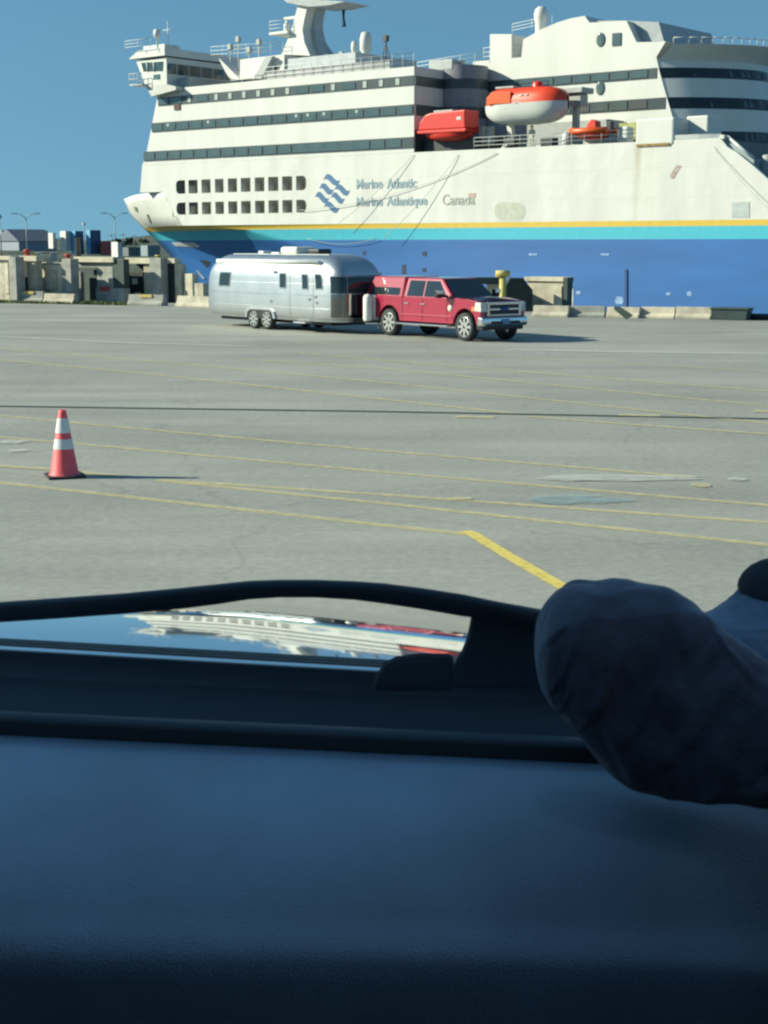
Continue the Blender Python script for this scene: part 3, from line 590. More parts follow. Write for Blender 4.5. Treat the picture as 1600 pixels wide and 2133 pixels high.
for x0, x1, y in ((677, 706, 366), (668, 693, 385), (700, 727, 387), (659, 683, 403), (692, 716, 404), (678, 705, 423)):
    n = 10; up = []; dn = []
    for k in range(n + 1):
        a = k / n; x = x0 + (x1 - x0) * a; wv = y + 12 * (a * a * (3 - 2 * a)) - 2.2 * math.sin(a * 2 * math.pi) ; 
        up.append((x + 2.2, wv - 2.5)); dn.append((x - 3.2, wv + 7.5))
    plate('emblem_wave', dn + up[::-1], EB, t=-.025)
# name plate, anchor and draught marks on the flare
def flare_pt(px, py):
    """point of the flared hull seen in that direction (a little proud of the plating)"""
    best = None
    for i in range(400):
        t = TC - i * TC / 400; s, z = ship(px, py, t); a, b = interp(stem_p, z), interp(mid_p, z)
        if s < a: continue
        k = min(1, max(0, (s - a) / (b - a))) ** (1 / .9); th = TC * (1 - k) ** 1.45
        if t <= th: best = (s, th, z); break
    s, t, z = best or (*ship(px, py, 0)[:1], 0, ship(px, py, 0)[1]); return Vector((s, t - .12, z))
def flare_plate(name, pts, m):
    q = MB(); v = [flare_pt(*p) for p in pts]; q.add(v + [p + Vector((0, .1, 0)) for p in v], [tuple(range(len(v)))] + [(i, (i + 1) % len(v), (i + 1) % len(v) + len(v), i + len(v)) for i in range(len(v))]); return P(name, m, q)
flare_plate('name_plate', ((358, 505), (405, 505), (418, 512), (415, 516), (392, 514), (366, 513)), mat('name_white', (.42, .45, .44), .6, var=.3, scale=6))
flare_plate('draught_mark', ((410, 563), (416, 566), (428, 580), (425, 582)), mat('draught_white', (.30, .33, .42), .6))
flare_plate('anchor', ((416, 541), (432, 543), (440, 546), (437, 553), (430, 556), (424, 549)), DARK)
flare_plate('hawse_pipe', ((280, 430), (286, 432), (288, 441), (283, 440)), mat('hawse', (.2, .17, .13), .8)); flare_plate('hawse_pipe', ((306, 446), (310, 447), (316, 464), (312, 464)), mat('hawse', (.2, .17, .13), .8))

# ------------------------------------------------------------------ boats on the boat deck (each its own thing)
def ship_world(s, t, z): return SHIP_P0 + SU * s + SN * t + Vector((0, 0, z))
def boat_thing(name, label, px, py, t):
    s, z = ship(px, py, t); return thing(name, label, 'lifeboat', ship_world(s, t, z), SHIP_A)
def loft_boat(L, W, prof_keel, prof_sheer, sec, n=24, plan=2.4):
    rows = []
    for i in range(n + 1):
        x = -L / 2 + L * i / n; u = abs(2 * x / L); wv = W / 2 * max(.02, (1 - u ** plan)) ** .6
        rows.append([(x, wv * a, prof_keel(x / L) + (prof_sheer(x / L) - prof_keel(x / L)) * b) for a, b in sec])
    return rows
lb = boat_thing('lifeboat', 'big covered lifeboat with orange top and white hull hanging at the boat deck', 1098, 222, .9)
L_ = 7.9
low = [(-1, 1), (-.96, .6), (-.8, .25), (-.45, .05), (0, 0), (.45, .05), (.8, .25), (.96, .6), (1, 1)]
upn = [(-1, 0), (-.97, .35), (-.85, .75), (-.6, .97), (0, 1), (.6, .97), (.85, .75), (.97, .35), (1, 0)]
q = MB(); q.grid(loft_boat(L_, 3.0, lambda u: -1.45 + 1.0 * abs(2 * u) ** 4, lambda u: .18 + .1 * u, low, plan=4)); q.build('hull', GRPW, lb)
q = MB(); q.grid(loft_boat(L_ * .985, 2.92, lambda u: .18 + .1 * u, lambda u: 1.45 - .8 * abs(2 * u) ** 6, upn, plan=4)); q.build('canopy', mat('lifeboat_orange_red', (.72, .055, .012), .4, var=.06), lb)
q = MB(); q.prism([(-3.0, .2), (-.6, .2), (-.6, 1.12), (-2.4, 1.15), (-2.95, .75)], -1.50, -1.34); q.build('canopy_panel', ORANGE, lb, .03)
q = MB(); q.lathe([(.45, 1.2), (.45, 1.75), (.3, 1.9), (.001, 1.92)], (1.0, 0, 0), 14); q.build('conning_hatch', RED, lb)
q = MB(); q.box(-2.6, -.8, -.8, .8, 1.45, 1.62); q.build('roof_hatch', GREYP, lb, .04)
q = MB(); q.box(.15, .5, -1.47, -1.38, .72, .84); q.box(.7, 1.0, -1.47, -1.38, .72, .84); q.build('reflective_mark', GRPW, lb)
q = MB(); q.tube([(-3.95, -.2, .2), (0, -1.52, .2), (3.95, -.2, .26)], .06, 6); q.build('gunwale', GREYP, lb)
rb = boat_thing('lifeboat', 'red covered lifeboat in the shaded recess left of the big orange and white one', 937, 262, .7)
q = MB(); q.prism([(-2.6, -.35), (-2.45, .35), (-1.9, .9), (-1.3, 1.05), (2.3, 1.15), (2.35, -.35)], -1.0, 1.0); q.build('canopy', RED, rb, .12)
q = MB(); q.prism([(-2.7, -.38), (2.5, -.38), (2.4, -.62), (-2.55, -.62)], -1.1, 1.1); q.build('gunwale', RED, rb, .05)
q = MB(); q.grid(loft_boat(5.0, 2.1, lambda u: -1.25 + .5 * abs(2 * u) ** 3, lambda u: -.6, low)); q.build('hull', RED, rb)
q = MB(); q.box(1.45, 1.9, -1.02, -.98, .35, .6); q.build('reflective_mark', GRPW, rb)
q = MB(); q.box(-1.2, .8, -.7, .7, 1.05, 1.25); q.build('roof_hatch', GREYP, rb, .05)
rs = boat_thing('rescue_boat', 'small open orange rescue boat with red console on the boat deck', 1236, 276, .9)
q = MB(); q.grid(loft_boat(3.6, 1.7, lambda u: -.6 + .45 * abs(2 * u) ** 2, lambda u: .12, low)); q.build('hull', RED, rs)
q = MB(); q.tube([(1.7, -.75, .1), (-1.2, -.8, .1), (-1.75, -.4, .18), (-1.9, 0, .22), (-1.75, .4, .18), (-1.2, .8, .1), (1.7, .75, .1)], .24, 10); q.build('inflatable_collar', ORANGE, rs)
q = MB(); q.prism([(-.5, .1), (.5, .1), (.42, .85), (0, 1.0), (-.3, .7)], -.4, .4); q.build('console', RED, rs, .06)
q = MB(); q.box(1.3, 1.75, -.25, .25, -.3, .75); q.build('outboard_motor', DARK, rs, .06)
# person on the boat deck
def skin_mesh(name, joints, edges, m, parent=None, sub=2):
    me = bpy.data.meshes.new(name); me.from_pydata([j[0] for j in joints], edges, []); o = bpy.data.objects.new(name, me); C.objects.link(o)
    md = o.modifiers.new('skin', 'SKIN'); md.use_smooth_shade = True
    for i, j in enumerate(joints):
        r = j[1]; me.skin_vertices[0].data[i].radius = (r, r) if not isinstance(r, tuple) else r
    me.skin_vertices[0].data[0].use_root = True
    sd = o.modifiers.new('sub', 'SUBSURF'); sd.levels = sub; sd.render_levels = sub
    dg = bpy.context.evaluated_depsgraph_get(); me2 = bpy.data.meshes.new_from_object(o.evaluated_get(dg)); bpy.data.objects.remove(o)
    me2.materials.clear(); me2.materials.append(m); me2.name = name
    for p in me2.polygons: p.use_smooth = True
    o = bpy.data.objects.new(name, me2); C.objects.link(o)
    if parent: o.parent = parent
    return o
sp_, zp_ = ship(1108, 300, 1.2)
pm = thing('person', 'person in pale work clothes and yellow helmet standing under the big lifeboat', 'person', ship_world(sp_, 1.2, ZD - .05), SHIP_A)
J = [((0, 0, .95), .15), ((0, 0, 1.2), .16), ((0, 0, 1.42), .15), ((0, 0, 1.52), .065), ((0, -.01, 1.66), .10), ((-.1, 0, .85), .1), ((-.11, -.02, .48), .07), ((-.11, .02, .08), .05), ((-.11, -.14, .04), .04),
     ((.1, 0, .85), .1), ((.11, -.02, .48), .07), ((.11, .02, .08), .05), ((.11, -.14, .04), .04), ((-.2, 0, 1.4), .07), ((-.3, -.02, 1.12), .05), ((-.32, -.18, .92), .04), ((.2, 0, 1.4), .07), ((.3, -.02, 1.12), .05), ((.3, -.2, .95), .04)]
E = [(0, 1), (1, 2), (2, 3), (3, 4), (0, 5), (5, 6), (6, 7), (7, 8), (0, 9), (9, 10), (10, 11), (11, 12), (2, 13), (13, 14), (14, 15), (2, 16), (16, 17), (17, 18)]
skin_mesh('body', J, E, mat('pale_overalls', (.55, .52, .42), .8), pm)
q = MB(); q.lathe([(.135, 1.68), (.13, 1.75), (.09, 1.82), (.001, 1.84)], (0, -.01, 0), 14); q.lathe([(.001, 1.685), (.17, 1.685), (.17, 1.67)], (0, -.02, 0), 14); q.build('helmet', YPAINT, pm)
# mooring ropes, two shadow lines built as tubes, and flag hoist
ROPE = mat('rope', (.50, .50, .46), .9)
def rope(label, a, b, sag, r=.022, n=14, m=ROPE):
    q = MB(); A, B = Vector(a), Vector(b); q.tube([A.lerp(B, k / n) - Vector((0, 0, sag * 4 * (k / n) * (1 - k / n))) for k in range(n + 1)], r, 6)
    mid = A; 
    q.v = [tuple(Vector(v) - mid) for v in q.v]; o = q.build('rope_and_shadow_line', m); o.location = mid; return tag(o, label, 'rope', 'mooring ropes across the ship side')
def SW(px, py, t): s, z = ship(px, py, t); return ship_world(s, t, z)
rope('thin shadow line built as a tube, falling steeply from the recess corner across the white side', SW(862, 322, -.08), SW(700, 468, -.9), .3)
rope('thin shadow line built as a tube, falling from under the red covered lifeboat across the lettering', SW(955, 322, -.08), SW(800, 495, -.9), .4)
rope('long slack rope from below the big lifeboat down to the mooring openings', SW(1036, 319, -.08), SW(625, 438, -.25), .9)
rope('rope running down from the bulwark post at the right end of the ship', SW(1484, 304, -.08), SW(1640, 470, -.8), .3)
rope('yellowish slack rope drooping over the cyan stripe above the trailer', SW(640, 497, -.3), SW(785, 496, -.3), .5, .022, 14, mat('rope_yellow', (.35, .38, .2), .9))
fg = MB(); c = SW(716, 38, 5)
fg.grid([[(c.x + math.sin(i * .9 + j) * .05 + (j - 1) * .17 * (1 - .07 * i), c.y + math.cos(i + j * 2) * .06, c.z - .75 + i * .25) for j in range(3)] for i in range(7)])
o = fg.build('signal_flag', mat('flag_dark', (.02, .06, .09), .8)); md = o.modifiers.new('s', 'SOLIDIFY'); md.thickness = .05
tag(o, 'dark limp signal flag hanging below the mast yard', 'flag')

# ------------------------------------------------------------------ pickup truck
TR0, TF0 = ground(817, 698.6), ground(974, 710.4)
th = (TF0 - TR0); TL = th.length; th.normalize(); ta = math.atan2(th.y, th.x); tl = Vector((-th.y, th.x, 0))
KS = TL / 4.06
truck = thing('pickup_truck', 'red crew cab pickup with matching bed canopy and chrome wheels towing the silver trailer', 'pickup truck', TR0.lerp(TF0, .5) + tl * .84 * KS, ta)
truck.scale = (KS, KS, KS * 1.0)
TRED = mat('truck_red', (.33, .008, .038), .3, var=.04, coat=.8)
CHROME = mat('chrome', (.62, .64, .64), .12, 1, var=.06)
TGL = mat('tinted_glass', (.022, .032, .036), .05, var=.1, spec=.9)
BLK = mat('black_trim', (.012, .013, .015), .5)
T = lambda name, m, q, bev=0, par=None: q.build(name, m, par or truck, bev)
def arc(cx, cz, r, a0, a1, n=12): return [(cx + r * math.cos(R(a0 + (a1 - a0) * k / n)), cz + r * math.sin(R(a0 + (a1 - a0) * k / n))) for k in range(n + 1)]
XF = 2.03
body = [(-3.5, .66), (-3.56, 1.05), (-3.5, 1.36), (1.38, 1.36), (1.5, 1.40), (2.2, 1.38), (2.62, 1.32), (2.80, 1.2), (2.83, .72), (2.66, .62)] + arc(XF, .48, .60, 8, 172) + [(1.4, .55), (-1.4, .55)] + arc(-XF, .48, .60, 8, 172) + [(-2.62, .6)]
T('body', TRED, MB().prism(body, -.98, .98), .05)
T('chassis', BLK, MB().box(-3.1, 2.7, -.55, .55, .42, .7))
for sx in (-XF, XF):
    q = MB(); q.box(sx - .6, sx + .6, -.7, .7, .62, 1.1); T('wheel_well', BLK, q)
def green(name, xb0, xb1, xt0, xt1, zb, zt, yb, yt, m):
    q = MB(); q.add([(xb0, -yb, zb), (xb1, -yb, zb), (xb1, yb, zb), (xb0, yb, zb), (xt0, -yt, zt), (xt1, -yt, zt), (xt1, yt, zt), (xt0, yt, zt)],
        [(0, 1, 5, 4), (1, 2, 6, 5), (2, 3, 7, 6), (3, 0, 4, 7), (4, 5, 6, 7), (0, 3, 2, 1)]); return T(name, m, q, .05)
ZB, ZR_, YB_, YT_ = 1.34, 2.04, .955, .76
green('cab', -1.28, 1.46, -1.24, .62, ZB, ZR_, YB_, YT_, TRED)
green('canopy', -3.5, -1.32, -3.1, -1.34, ZB, ZR_ + .02, YB_, YT_ + .02, TRED)
def side_pane(name, xs, f0, f1, side=-1, m=TGL, out=.012):
    """pane on the sloping side; xs = x at lower rear, lower front, upper front, upper rear"""
    pts = []
    for x, f in zip(xs, (f0, f0, f1, f1)):
        y = YB_ + (YT_ - YB_) * f; z = ZB + (ZR_ - ZB) * f; pts.append((x, side * (y + out), z))
    q = MB(); q.add(pts + [(a, b - side * .04, c) for a, b, c in pts], [(0, 1, 2, 3), (0, 1, 5, 4), (1, 2, 6, 5), (2, 3, 7, 6), (3, 0, 4, 7)]); return T(name, m, q)
for sd in (-1, 1):
    side_pane('canopy_window', (-3.2, -1.5, -1.5, -2.98), .12, .84, sd)
    side_pane('rear_door_window', (-1.08, -.22, -.22, -1.04), .1, .86, sd)
    side_pane('front_door_window', (-.14, 1.06, .55, -.14), .1, .86, sd)
wm = MB(); f0, f1 = .06, .93
def wpt(f, s): return (1.46 + (.62 - 1.46) * f + .03, s * ((YB_ + (YT_ - YB_) * f) - .07), ZB + (ZR_ - ZB) * f + .012)
wm.add([wpt(f0, -1), wpt(f0, 1), wpt(f1, 1), wpt(f1, -1)], [(0, 1, 2, 3)]); T('windshield', TGL, wm)
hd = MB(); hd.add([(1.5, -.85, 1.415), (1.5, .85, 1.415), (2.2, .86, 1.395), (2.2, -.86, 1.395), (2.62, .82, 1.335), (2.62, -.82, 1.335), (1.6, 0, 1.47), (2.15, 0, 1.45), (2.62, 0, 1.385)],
   [(0, 6, 7, 3), (6, 1, 2, 7), (3, 7, 8, 5), (7, 2, 4, 8), (5, 8, 4), (0, 1, 6)], smooth=True); T('hood', mat('hood_dark_reflection', (.03, .01, .016), .2, var=.04, coat=.6), hd)  # near-black base colour stands for the dark reflection on the red hood
# front: grille, lamps, bumper
g = T('grille', BLK, MB().box(2.78, 2.87, -.66, .66, .84, 1.3), .03)
for z0, z1 in ((1.2, 1.3), (1.02, 1.1), (.84, .9)): T('grille_bar', CHROME, MB().box(2.835, 2.91, -.68, .68, z0, z1), .015, g)
for y0, y1 in ((-.74, -.64), (.64, .74)): T('grille_bar', CHROME, MB().box(2.82, 2.91, y0, y1, .84, 1.3), .015, g)
q = MB(); q.lathe([(.001, .04), (.17, .035), (.19, 0)], (0, 0, 0), 20, axis='X'); o = T('emblem', mat('emblem_oval_blue', (.02, .06, .22), .3), q); o.location = (2.91, 0, 1.06); o.scale = (1, 1, .42)
for sd in (-1, 1):
    q = MB(); q.prism([(2.5, 1.0), (2.865, .98), (2.85, 1.28), (2.58, 1.3)], sd * .74, sd * .995) if sd > 0 else q.prism([(2.5, 1.0), (2.865, .98), (2.85, 1.28), (2.58, 1.3)], -.995, -.74)
    T('headlight', mat('lamp_glass', (.6, .55, .5), .15, var=.3, scale=6, coat=.5), q, .02)
    q = MB(); q.box(2.4, 2.52, -1.0 if sd < 0 else .96, -.96 if sd < 0 else 1.0, 1.0, 1.14); T('marker_lamp', mat('amber', (.7, .25, .1), .3), q)
b = T('front_bumper', CHROME, MB().prism([(2.63, .52), (2.93, .5), (2.98, .62), (2.96, .8), (2.68, .82)], -1.0, 1.0), .05)
T('bumper_insert', BLK, MB().box(2.95, 2.995, -.62, .62, .58, .68), 0, b)
T('licence_plate', mat('plate_blue', (.12, .22, .4), .5), MB().box(2.98, 3.01, -.16, .16, .58, .74), 0)
T('air_dam', BLK, MB().box(2.5, 2.86, -.9, .9, .38, .54), .03)
T('rear_bumper', CHROME, MB().box(-3.7, -3.5, -.95, .95, .55, .76), .04)
for sd in (-1, 1):
    y = sd * .985
    for x in (-.12, -1.02): T('door_handle', CHROME, MB().box(x - .13, x + .1, y - .03, y + .03, 1.13, 1.18), .01)
    for x in (-1.28, -.18, 1.12): T('door_seam', BLK, MB().box(x - .008, x + .008, y - .003, y + .003, .62, 1.34))
    T('running_board', CHROME, MB().box(-1.4, 1.4, sd * 1.12 - .09, sd * 1.12 + .09, .44, .5), .02)
    mr_ = T('side_mirror', BLK, MB().box(.98, 1.12, sd * 1.28 - .13, sd * 1.28 + .13, 1.40, 1.66), .03)
    T('mirror_cap', CHROME, MB().box(1.1, 1.17, sd * 1.28 - .12, sd * 1.28 + .12, 1.52, 1.66), .02, mr_)
    T('mirror_arm', BLK, MB().box(1.0, 1.08, min(sd * .95, sd * 1.2), max(sd * .95, sd * 1.2), 1.42, 1.5), 0, mr_)
    T('tail_light', mat('tail_red', (.4, .01, .01), .3), MB().box(-3.56, -3.42, y - .012, y + .012, .95, 1.3), .01)
    T('side_trim', TRED, MB().box(-1.4, 1.4, y - .02, y + .02, .74, .80), .01)
T('fender_badge', mat('badge_white', (.6, .58, .5), .4), MB().lathe([(.001, -1.0), (.10, -1.0), (.11, -.97)], (1.28, 0, 1.06), 16, axis='Y'))
T('cowl', BLK, MB().box(1.36, 1.52, -.8, .8, 1.37, 1.425))
def wheel(parent, x, y, r, wd, hub=None, hs=-1):
    o = MB().lathe([(r * .72, -wd / 2), (r * .93, -wd / 2), (r, -wd / 2 + .04), (r, wd / 2 - .04), (r * .93, wd / 2), (r * .72, wd / 2)], seg=28, axis='Y').build('wheel', RUBBER, parent); o.location = (x, y, r)
    q = MB(); q.lathe([(r * .73, -wd / 2), (r * .73, hs * wd * .1)], seg=24, axis='Y')
    f = hs * wd * .38
    q.lathe([(.001, f * 1.05), (r * .16, f * 1.05), (r * .2, f * .8), (r * .74, f * .7)], seg=24, axis='Y', mi=1)
    for k in range(8):
        a = 2 * math.pi * k / 8; q.obox((math.cos(a) * r * .44, f * .95, math.sin(a) * r * .44), (r * .3, .03, r * .09), rot=Matrix.Rotation(-a, 3, 'Y'))
    q.lathe([(r * .66, f * 1.2), (r * .75, f * 1.25), (r * .75, f * .6)], seg=24, axis='Y')
    q.build('rim', [mat('bright_alloy', (.52, .53, .51), .28, .6, var=.05), mat('rim_shadow', (.12, .12, .12), .4, .6)], o); return o
for sx in (-XF, XF):
    for sd in (-1, 1): wheel(truck, sx, sd * .86, .47, .30, hs=sd)

# ------------------------------------------------------------------ silver travel trailer
AL, AR = atY(440, 655, 59.7), atY(684, 672, 53.8)
td = Vector((AR.x - AL.x, AR.y - AL.y, 0)); LT_ = td.length; td.normalize(); taa = math.atan2(td.y, td.x); tn = Vector((-td.y, td.x, 0))
tc_ = Vector(((AL.x + AR.x) / 2, (AL.y + AR.y) / 2, 0)) + tn * 1.22 - td * .12
trailer = thing('travel_trailer', 'silver rounded aluminium travel trailer with white roof edge hitched behind the red pickup', 'trailer', tc_, taa)
HL = LT_ / 2 + .58
def alu_mat():
    m = bpy.data.materials.new('aluminium'); m.use_nodes = True; n = m.node_tree; L = n.links; b = n.nodes['Principled BSDF']
    b.inputs['Metallic'].default_value = .88; b.inputs['Roughness'].default_value = .35
    tc = n.nodes.new('ShaderNodeTexCoord'); nz = n.nodes.new('ShaderNodeTexNoise'); nz.inputs['Scale'].default_value = 1.5; nz.inputs['Detail'].default_value = 5; L.new(tc.outputs['Object'], nz.inputs['Vector'])
    cr = n.nodes.new('ShaderNodeValToRGB'); cr.color_ramp.elements[0].color = (.43, .455, .46, 1); cr.color_ramp.elements[1].color = (.60, .62, .615, 1); L.new(nz.outputs['Fac'], cr.inputs[0]); L.new(cr.outputs[0], b.inputs['Base Color'])
    # riveted panel joints
    wv = n.nodes.new('ShaderNodeTexBrick'); wv.inputs['Scale'].default_value = 1; wv.inputs['Mortar Size'].default_value = .012; wv.inputs['Brick Width'].default_value = 1.3; wv.inputs['Row Height'].default_value = .85; wv.offset = 0
    mp = n.nodes.new('ShaderNodeMapping'); mp.inputs['Rotation'].default_value = (R(90), 0, 0); L.new(tc.outputs['Object'], mp.inputs[0]); L.new(mp.outputs[0], wv.inputs['Vector'])
    bp = n.nodes.new('ShaderNodeBump'); bp.inputs['Strength'].default_value = .25; bp.inputs['Distance'].default_value = .01; L.new(wv.outputs['Fac'], bp.inputs['Height'])
    n2 = n.nodes.new('ShaderNodeTexNoise'); n2.inputs['Scale'].default_value = 2.2; L.new(tc.outputs['Object'], n2.inputs['Vector'])
    b2 = n.nodes.new('ShaderNodeBump'); b2.inputs['Strength'].default_value = .12; b2.inputs['Distance'].default_value = .04; L.new(n2.outputs['Fac'], b2.inputs['Height']); L.new(bp.outputs[0], b2.inputs['Normal'])
    L.new(b2.outputs[0], b.inputs['Normal']); return m
ALU = alu_mat()
def t_ab(z):
    if z < .75: k = (.75 - z) / .35; return HL - .10 * k * k, 1.22 - .08 * k * k
    if z < 1.3: return HL, 1.22
    tb = .05 * min(z - 1.3, .6)
    if z < 1.55: return HL, 1.22 - tb
    qq = min(1, (z - 1.55) / 1.17); e = 1 - math.sqrt(max(0, 1 - qq * qq)); qb = max(0, (z - 1.9) / .82); eb = 1 - math.sqrt(max(0, 1 - qb * qb))
    return HL - 1.25 * e, 1.22 - tb - .62 * eb
NE = 6.5
def t_pt(a, z, out=0):
    A, B = t_ab(z); c, s = math.cos(a), math.sin(a); x = math.copysign(abs(c) ** (2 / NE), c); y = math.copysign(abs(s) ** (2 / NE), s)
    nn = Vector((math.copysign(abs(x) ** (NE - 1), x) / A, math.copysign(abs(y) ** (NE - 1), y) / B, .12 if z > 1.7 else 0)).normalized()
    # rounder nose in plan
    return Vector((A * x, B * y, z)) + nn * out
def t_patch(a0, a1, z0, z1, out, n=14, nz=6): return [[t_pt(a0 + (a1 - a0) * k / n, z0 + (z1 - z0) * i / nz, out) for k in range(n + 1)] for i in range(nz + 1)]
def a_of_x(x, side=-1):
    c = math.copysign(abs(x / HL) ** (NE / 2), x); a = math.acos(max(-1, min(1, c))); return -a if side < 0 else a
zs = [.4, .5, .62, .75, 1.0, 1.3, 1.55, 1.75, 1.9, 2.05, 2.2, 2.32, 2.44, 2.54, 2.62, 2.67, 2.70, 2.715]
NA = 160
q = MB(); q.grid([[t_pt(2 * math.pi * k / NA, z) for k in range(NA)] for z in zs], close=True)
q.add([t_pt(2 * math.pi * k / NA, 2.715) for k in range(NA)], [tuple(range(NA))]); q.add([t_pt(2 * math.pi * k / NA, .4) for k in range(NA)], [tuple(range(NA))])
V = lambda name, m, q, bev=0, par=None: q.build(name, m, par or trailer, bev)
V('body', ALU, q)
TWG = mat('trailer_glass', (.02, .03, .032), .06, var=.1, spec=.6); TFR = mat('trailer_frame', (.30, .33, .34), .35, .7)
def twin(x0, x1, z0, z1):
    o = V('window', TFR, MB().grid(t_patch(a_of_x(x0 - .05), a_of_x(x1 + .05), z0 - .05, z1 + .05, .012))); V('pane', TWG, MB().grid(t_patch(a_of_x(x0), a_of_x(x1), z0, z1, .022)), 0, o)
def xw(px, py=600):
    """x on the trailer's near side in that direction"""
    d = ray(px, py); o = Vector(tc_) - tn * 1.22; k = tn.dot(o - EYEV) / tn.dot(d); return td.dot(EYEV + d * k - Vector(tc_))
for x0, x1, z0, z1 in ((xw(456), xw(477), 1.55, 2.02), (xw(583), xw(594), 1.56, 2.04), (xw(630), xw(640), 1.54, 2.02), (xw(657), xw(668), 1.56, 2.04)): twin(x0, x1, z0, z1)
# wrap-around front window
for a0, a1 in ((-.80, -.20), (-.17, .17), (.20, .80)):
    o = V('front_window', TFR, MB().grid(t_patch(a0 - .02, a1 + .02, 1.38, 1.98, .014, 24))); V('pane', TWG, MB().grid(t_patch(a0, a1, 1.41, 1.95, .024, 24)), 0, o)
for a0, a1 in ((-.80, -.36), (-.34, .34), (.36, .80)): V('stone_guard', mat('polished_guard', (.22, .22, .215), .10, 1, var=.1), MB().grid(t_patch(a0, a1, .56, 1.37, .016, 20, 8)))
V('window_visor', ALU, MB().grid(t_patch(-.86, .86, 1.985, 2.06, .09, 40, 2)))
# door outline, hatch lines, belt line, marker fittings
dx0, dx1 = xw(603), xw(651)
for x in (dx0, dx1): V('door_seam', mat('seam', (.25, .27, .28), .5, .6), MB().grid(t_patch(a_of_x(x), a_of_x(x + .025), .55, 2.2, .008, 2, 10)))
V('belt_line', mat('belt', (.42, .45, .46), .35, .8), MB().grid(t_patch(-math.pi + .05, -.05, 1.30, 1.34, .012, 80, 1)))
V('skirt_trim', mat('skirt', (.45, .47, .48), .4, .8), MB().grid(t_patch(-math.pi - .3, .3, .40, .5, .02, 90, 1)))
for x, z in ((xw(654), 1.22), (xw(642), 1.12), (xw(562), 1.0), (xw(656), 1.02)): V('latch', mat('latch', (.2, .22, .23), .4), MB().grid(t_patch(a_of_x(x), a_of_x(x + .13), z, z + .09, .02, 2, 2)))
V('porch_lamp', RAIL, MB().box(xw(570) - .1, xw(570) + .14, -1.27, -1.2, 2.1, 2.16))
q = MB(); q.tube([(-HL + 1.0, -1.07, 2.46), (HL - 1.15, -1.07, 2.46)], .075, 10); V('awning_roller', mat('awning_white', (.72, .72, .66), .5), q)
q = MB(); q.box(-HL + 1.3, HL - 1.3, -.55, .55, 2.69, 2.735); V('roof_skin', mat('roof_white', (.6, .6, .55), .6), q, .02)
q = MB(); q.box(-.1, .95, -.45, .45, 2.72, 3.0); V('air_conditioner', mat('roof_white', (.6, .6, .55), .6), q, .1)
q = MB(); q.box(1.45, 2.1, -.3, .3, 2.72, 2.92); V('roof_vent', BLK, q, .06)
q = MB(); q.box(-1.9, -1.55, -.2, .2, 2.72, 2.84); V('roof_vent', RAIL, q, .04)
q = MB(); q.box(-.6, -.1, -.5, .5, 2.72, 2.80); V('roof_vent', RAIL, q, .03)
q = MB(); q.box(-HL + .7, HL - .9, -.75, .75, .26, .41); V('chassis', BLK, q)
xwh = (xw(528, 680) + xw(558, 680)) / 2
for sd in (-1, 1):
    for x in (xwh - .42, xwh + .42): wheel(trailer, x, sd * 1.14, .37, .22, hs=sd)
    V('wheel_arch', ALU, MB().prism([(xwh - .98, .42), (xwh - .90, .68), (xwh - .7, .78), (xwh + .7, .78), (xwh + .90, .68), (xwh + .98, .42), (xwh + .86, .42), (xwh + .8, .62), (xwh + .62, .71), (xwh - .62, .71), (xwh - .8, .62), (xwh - .86, .42)], min(sd * 1.1, sd * 1.26), max(sd * 1.1, sd * 1.26)))
    V('wheel_well', BLK, MB().prism([(xwh - .86, .4), (xwh - .8, .62), (xwh - .62, .71), (xwh + .62, .71), (xwh + .8, .62), (xwh + .86, .4)], min(sd * 1.1, sd * 1.228), max(sd * 1.1, sd * 1.228)))
V('step', GREYP, MB().box((dx0 + dx1) / 2 - .35, (dx0 + dx1) / 2 + .35, -1.32, -1.0, .32, .37))
for y in (-.16, .16):
    q = MB(); q.lathe([(.15, .48), (.17, .55), (.17, 1.25), (.13, 1.36), (.001, 1.4)], (HL + .55, y - .1, 0), 16); V('gas_bottle', mat('gas_white', (.72, .73, .66), .4), q)
q = MB(); q.tube([(HL - .5, -.55, .42), (HL + 1.05, 0, .45)], .05, 6); q.tube([(HL - .5, .55, .42), (HL + 1.05, 0, .45)], .05, 6); q.box(HL + .15, HL + .65, -.35, .35, .42, .48); V('drawbar', BLK, q)
q = MB(); q.lathe([(.03, 0), (.03, .75)], (HL + .8, 0, .2), 10); V('jack', GREYP, q)
V('tail_light', mat('tail_red', (.4, .01, .01), .3), MB().grid(t_patch(-math.pi + .45, -math.pi + .55, .75, .95, .012, 3, 3)))

# ------------------------------------------------------------------ traffic cone
cp = ground(135, 993)
cone = thing('traffic_cone', 'orange traffic cone with two white reflective bands standing by a yellow line', 'traffic cone', cp)
CO = mat('cone_orange', (.82, .095, .11), .55, var=.08, scale=6); CWB = mat('cone_white', (.62, .64, .62), .5, var=.08, scale=8)
hc = .91
def cr_(z): return .19 - (.19 - .052) * (z - .03) / (hc - .03)
def frus(z0, z1, out=0): return MB().lathe([(cr_(z0) + out, z0), (cr_(z1) + out, z1)], seg=32)
q = MB(); q.lathe([(.215, .03), (.20, .05), (cr_(.07), .08), (cr_(hc), hc - .03), (.045, hc - .01), (.03, hc)], seg=32); q.lathe([(.03, hc), (.028, hc - .05)], seg=32); q.build('cone_body', CO, cone)
q = MB(); q.box(-.25, .25, -.25, .25, 0.004, .035); o = q.build('base', mat('cone_base', (.03, .03, .03), .8), cone, .012); o.rotation_euler = (0, 0, R(20))
frus(.385, .52, .003).build('reflective_band', CWB, cone); frus(.60, .80, .003).build('reflective_band', CWB, cone)

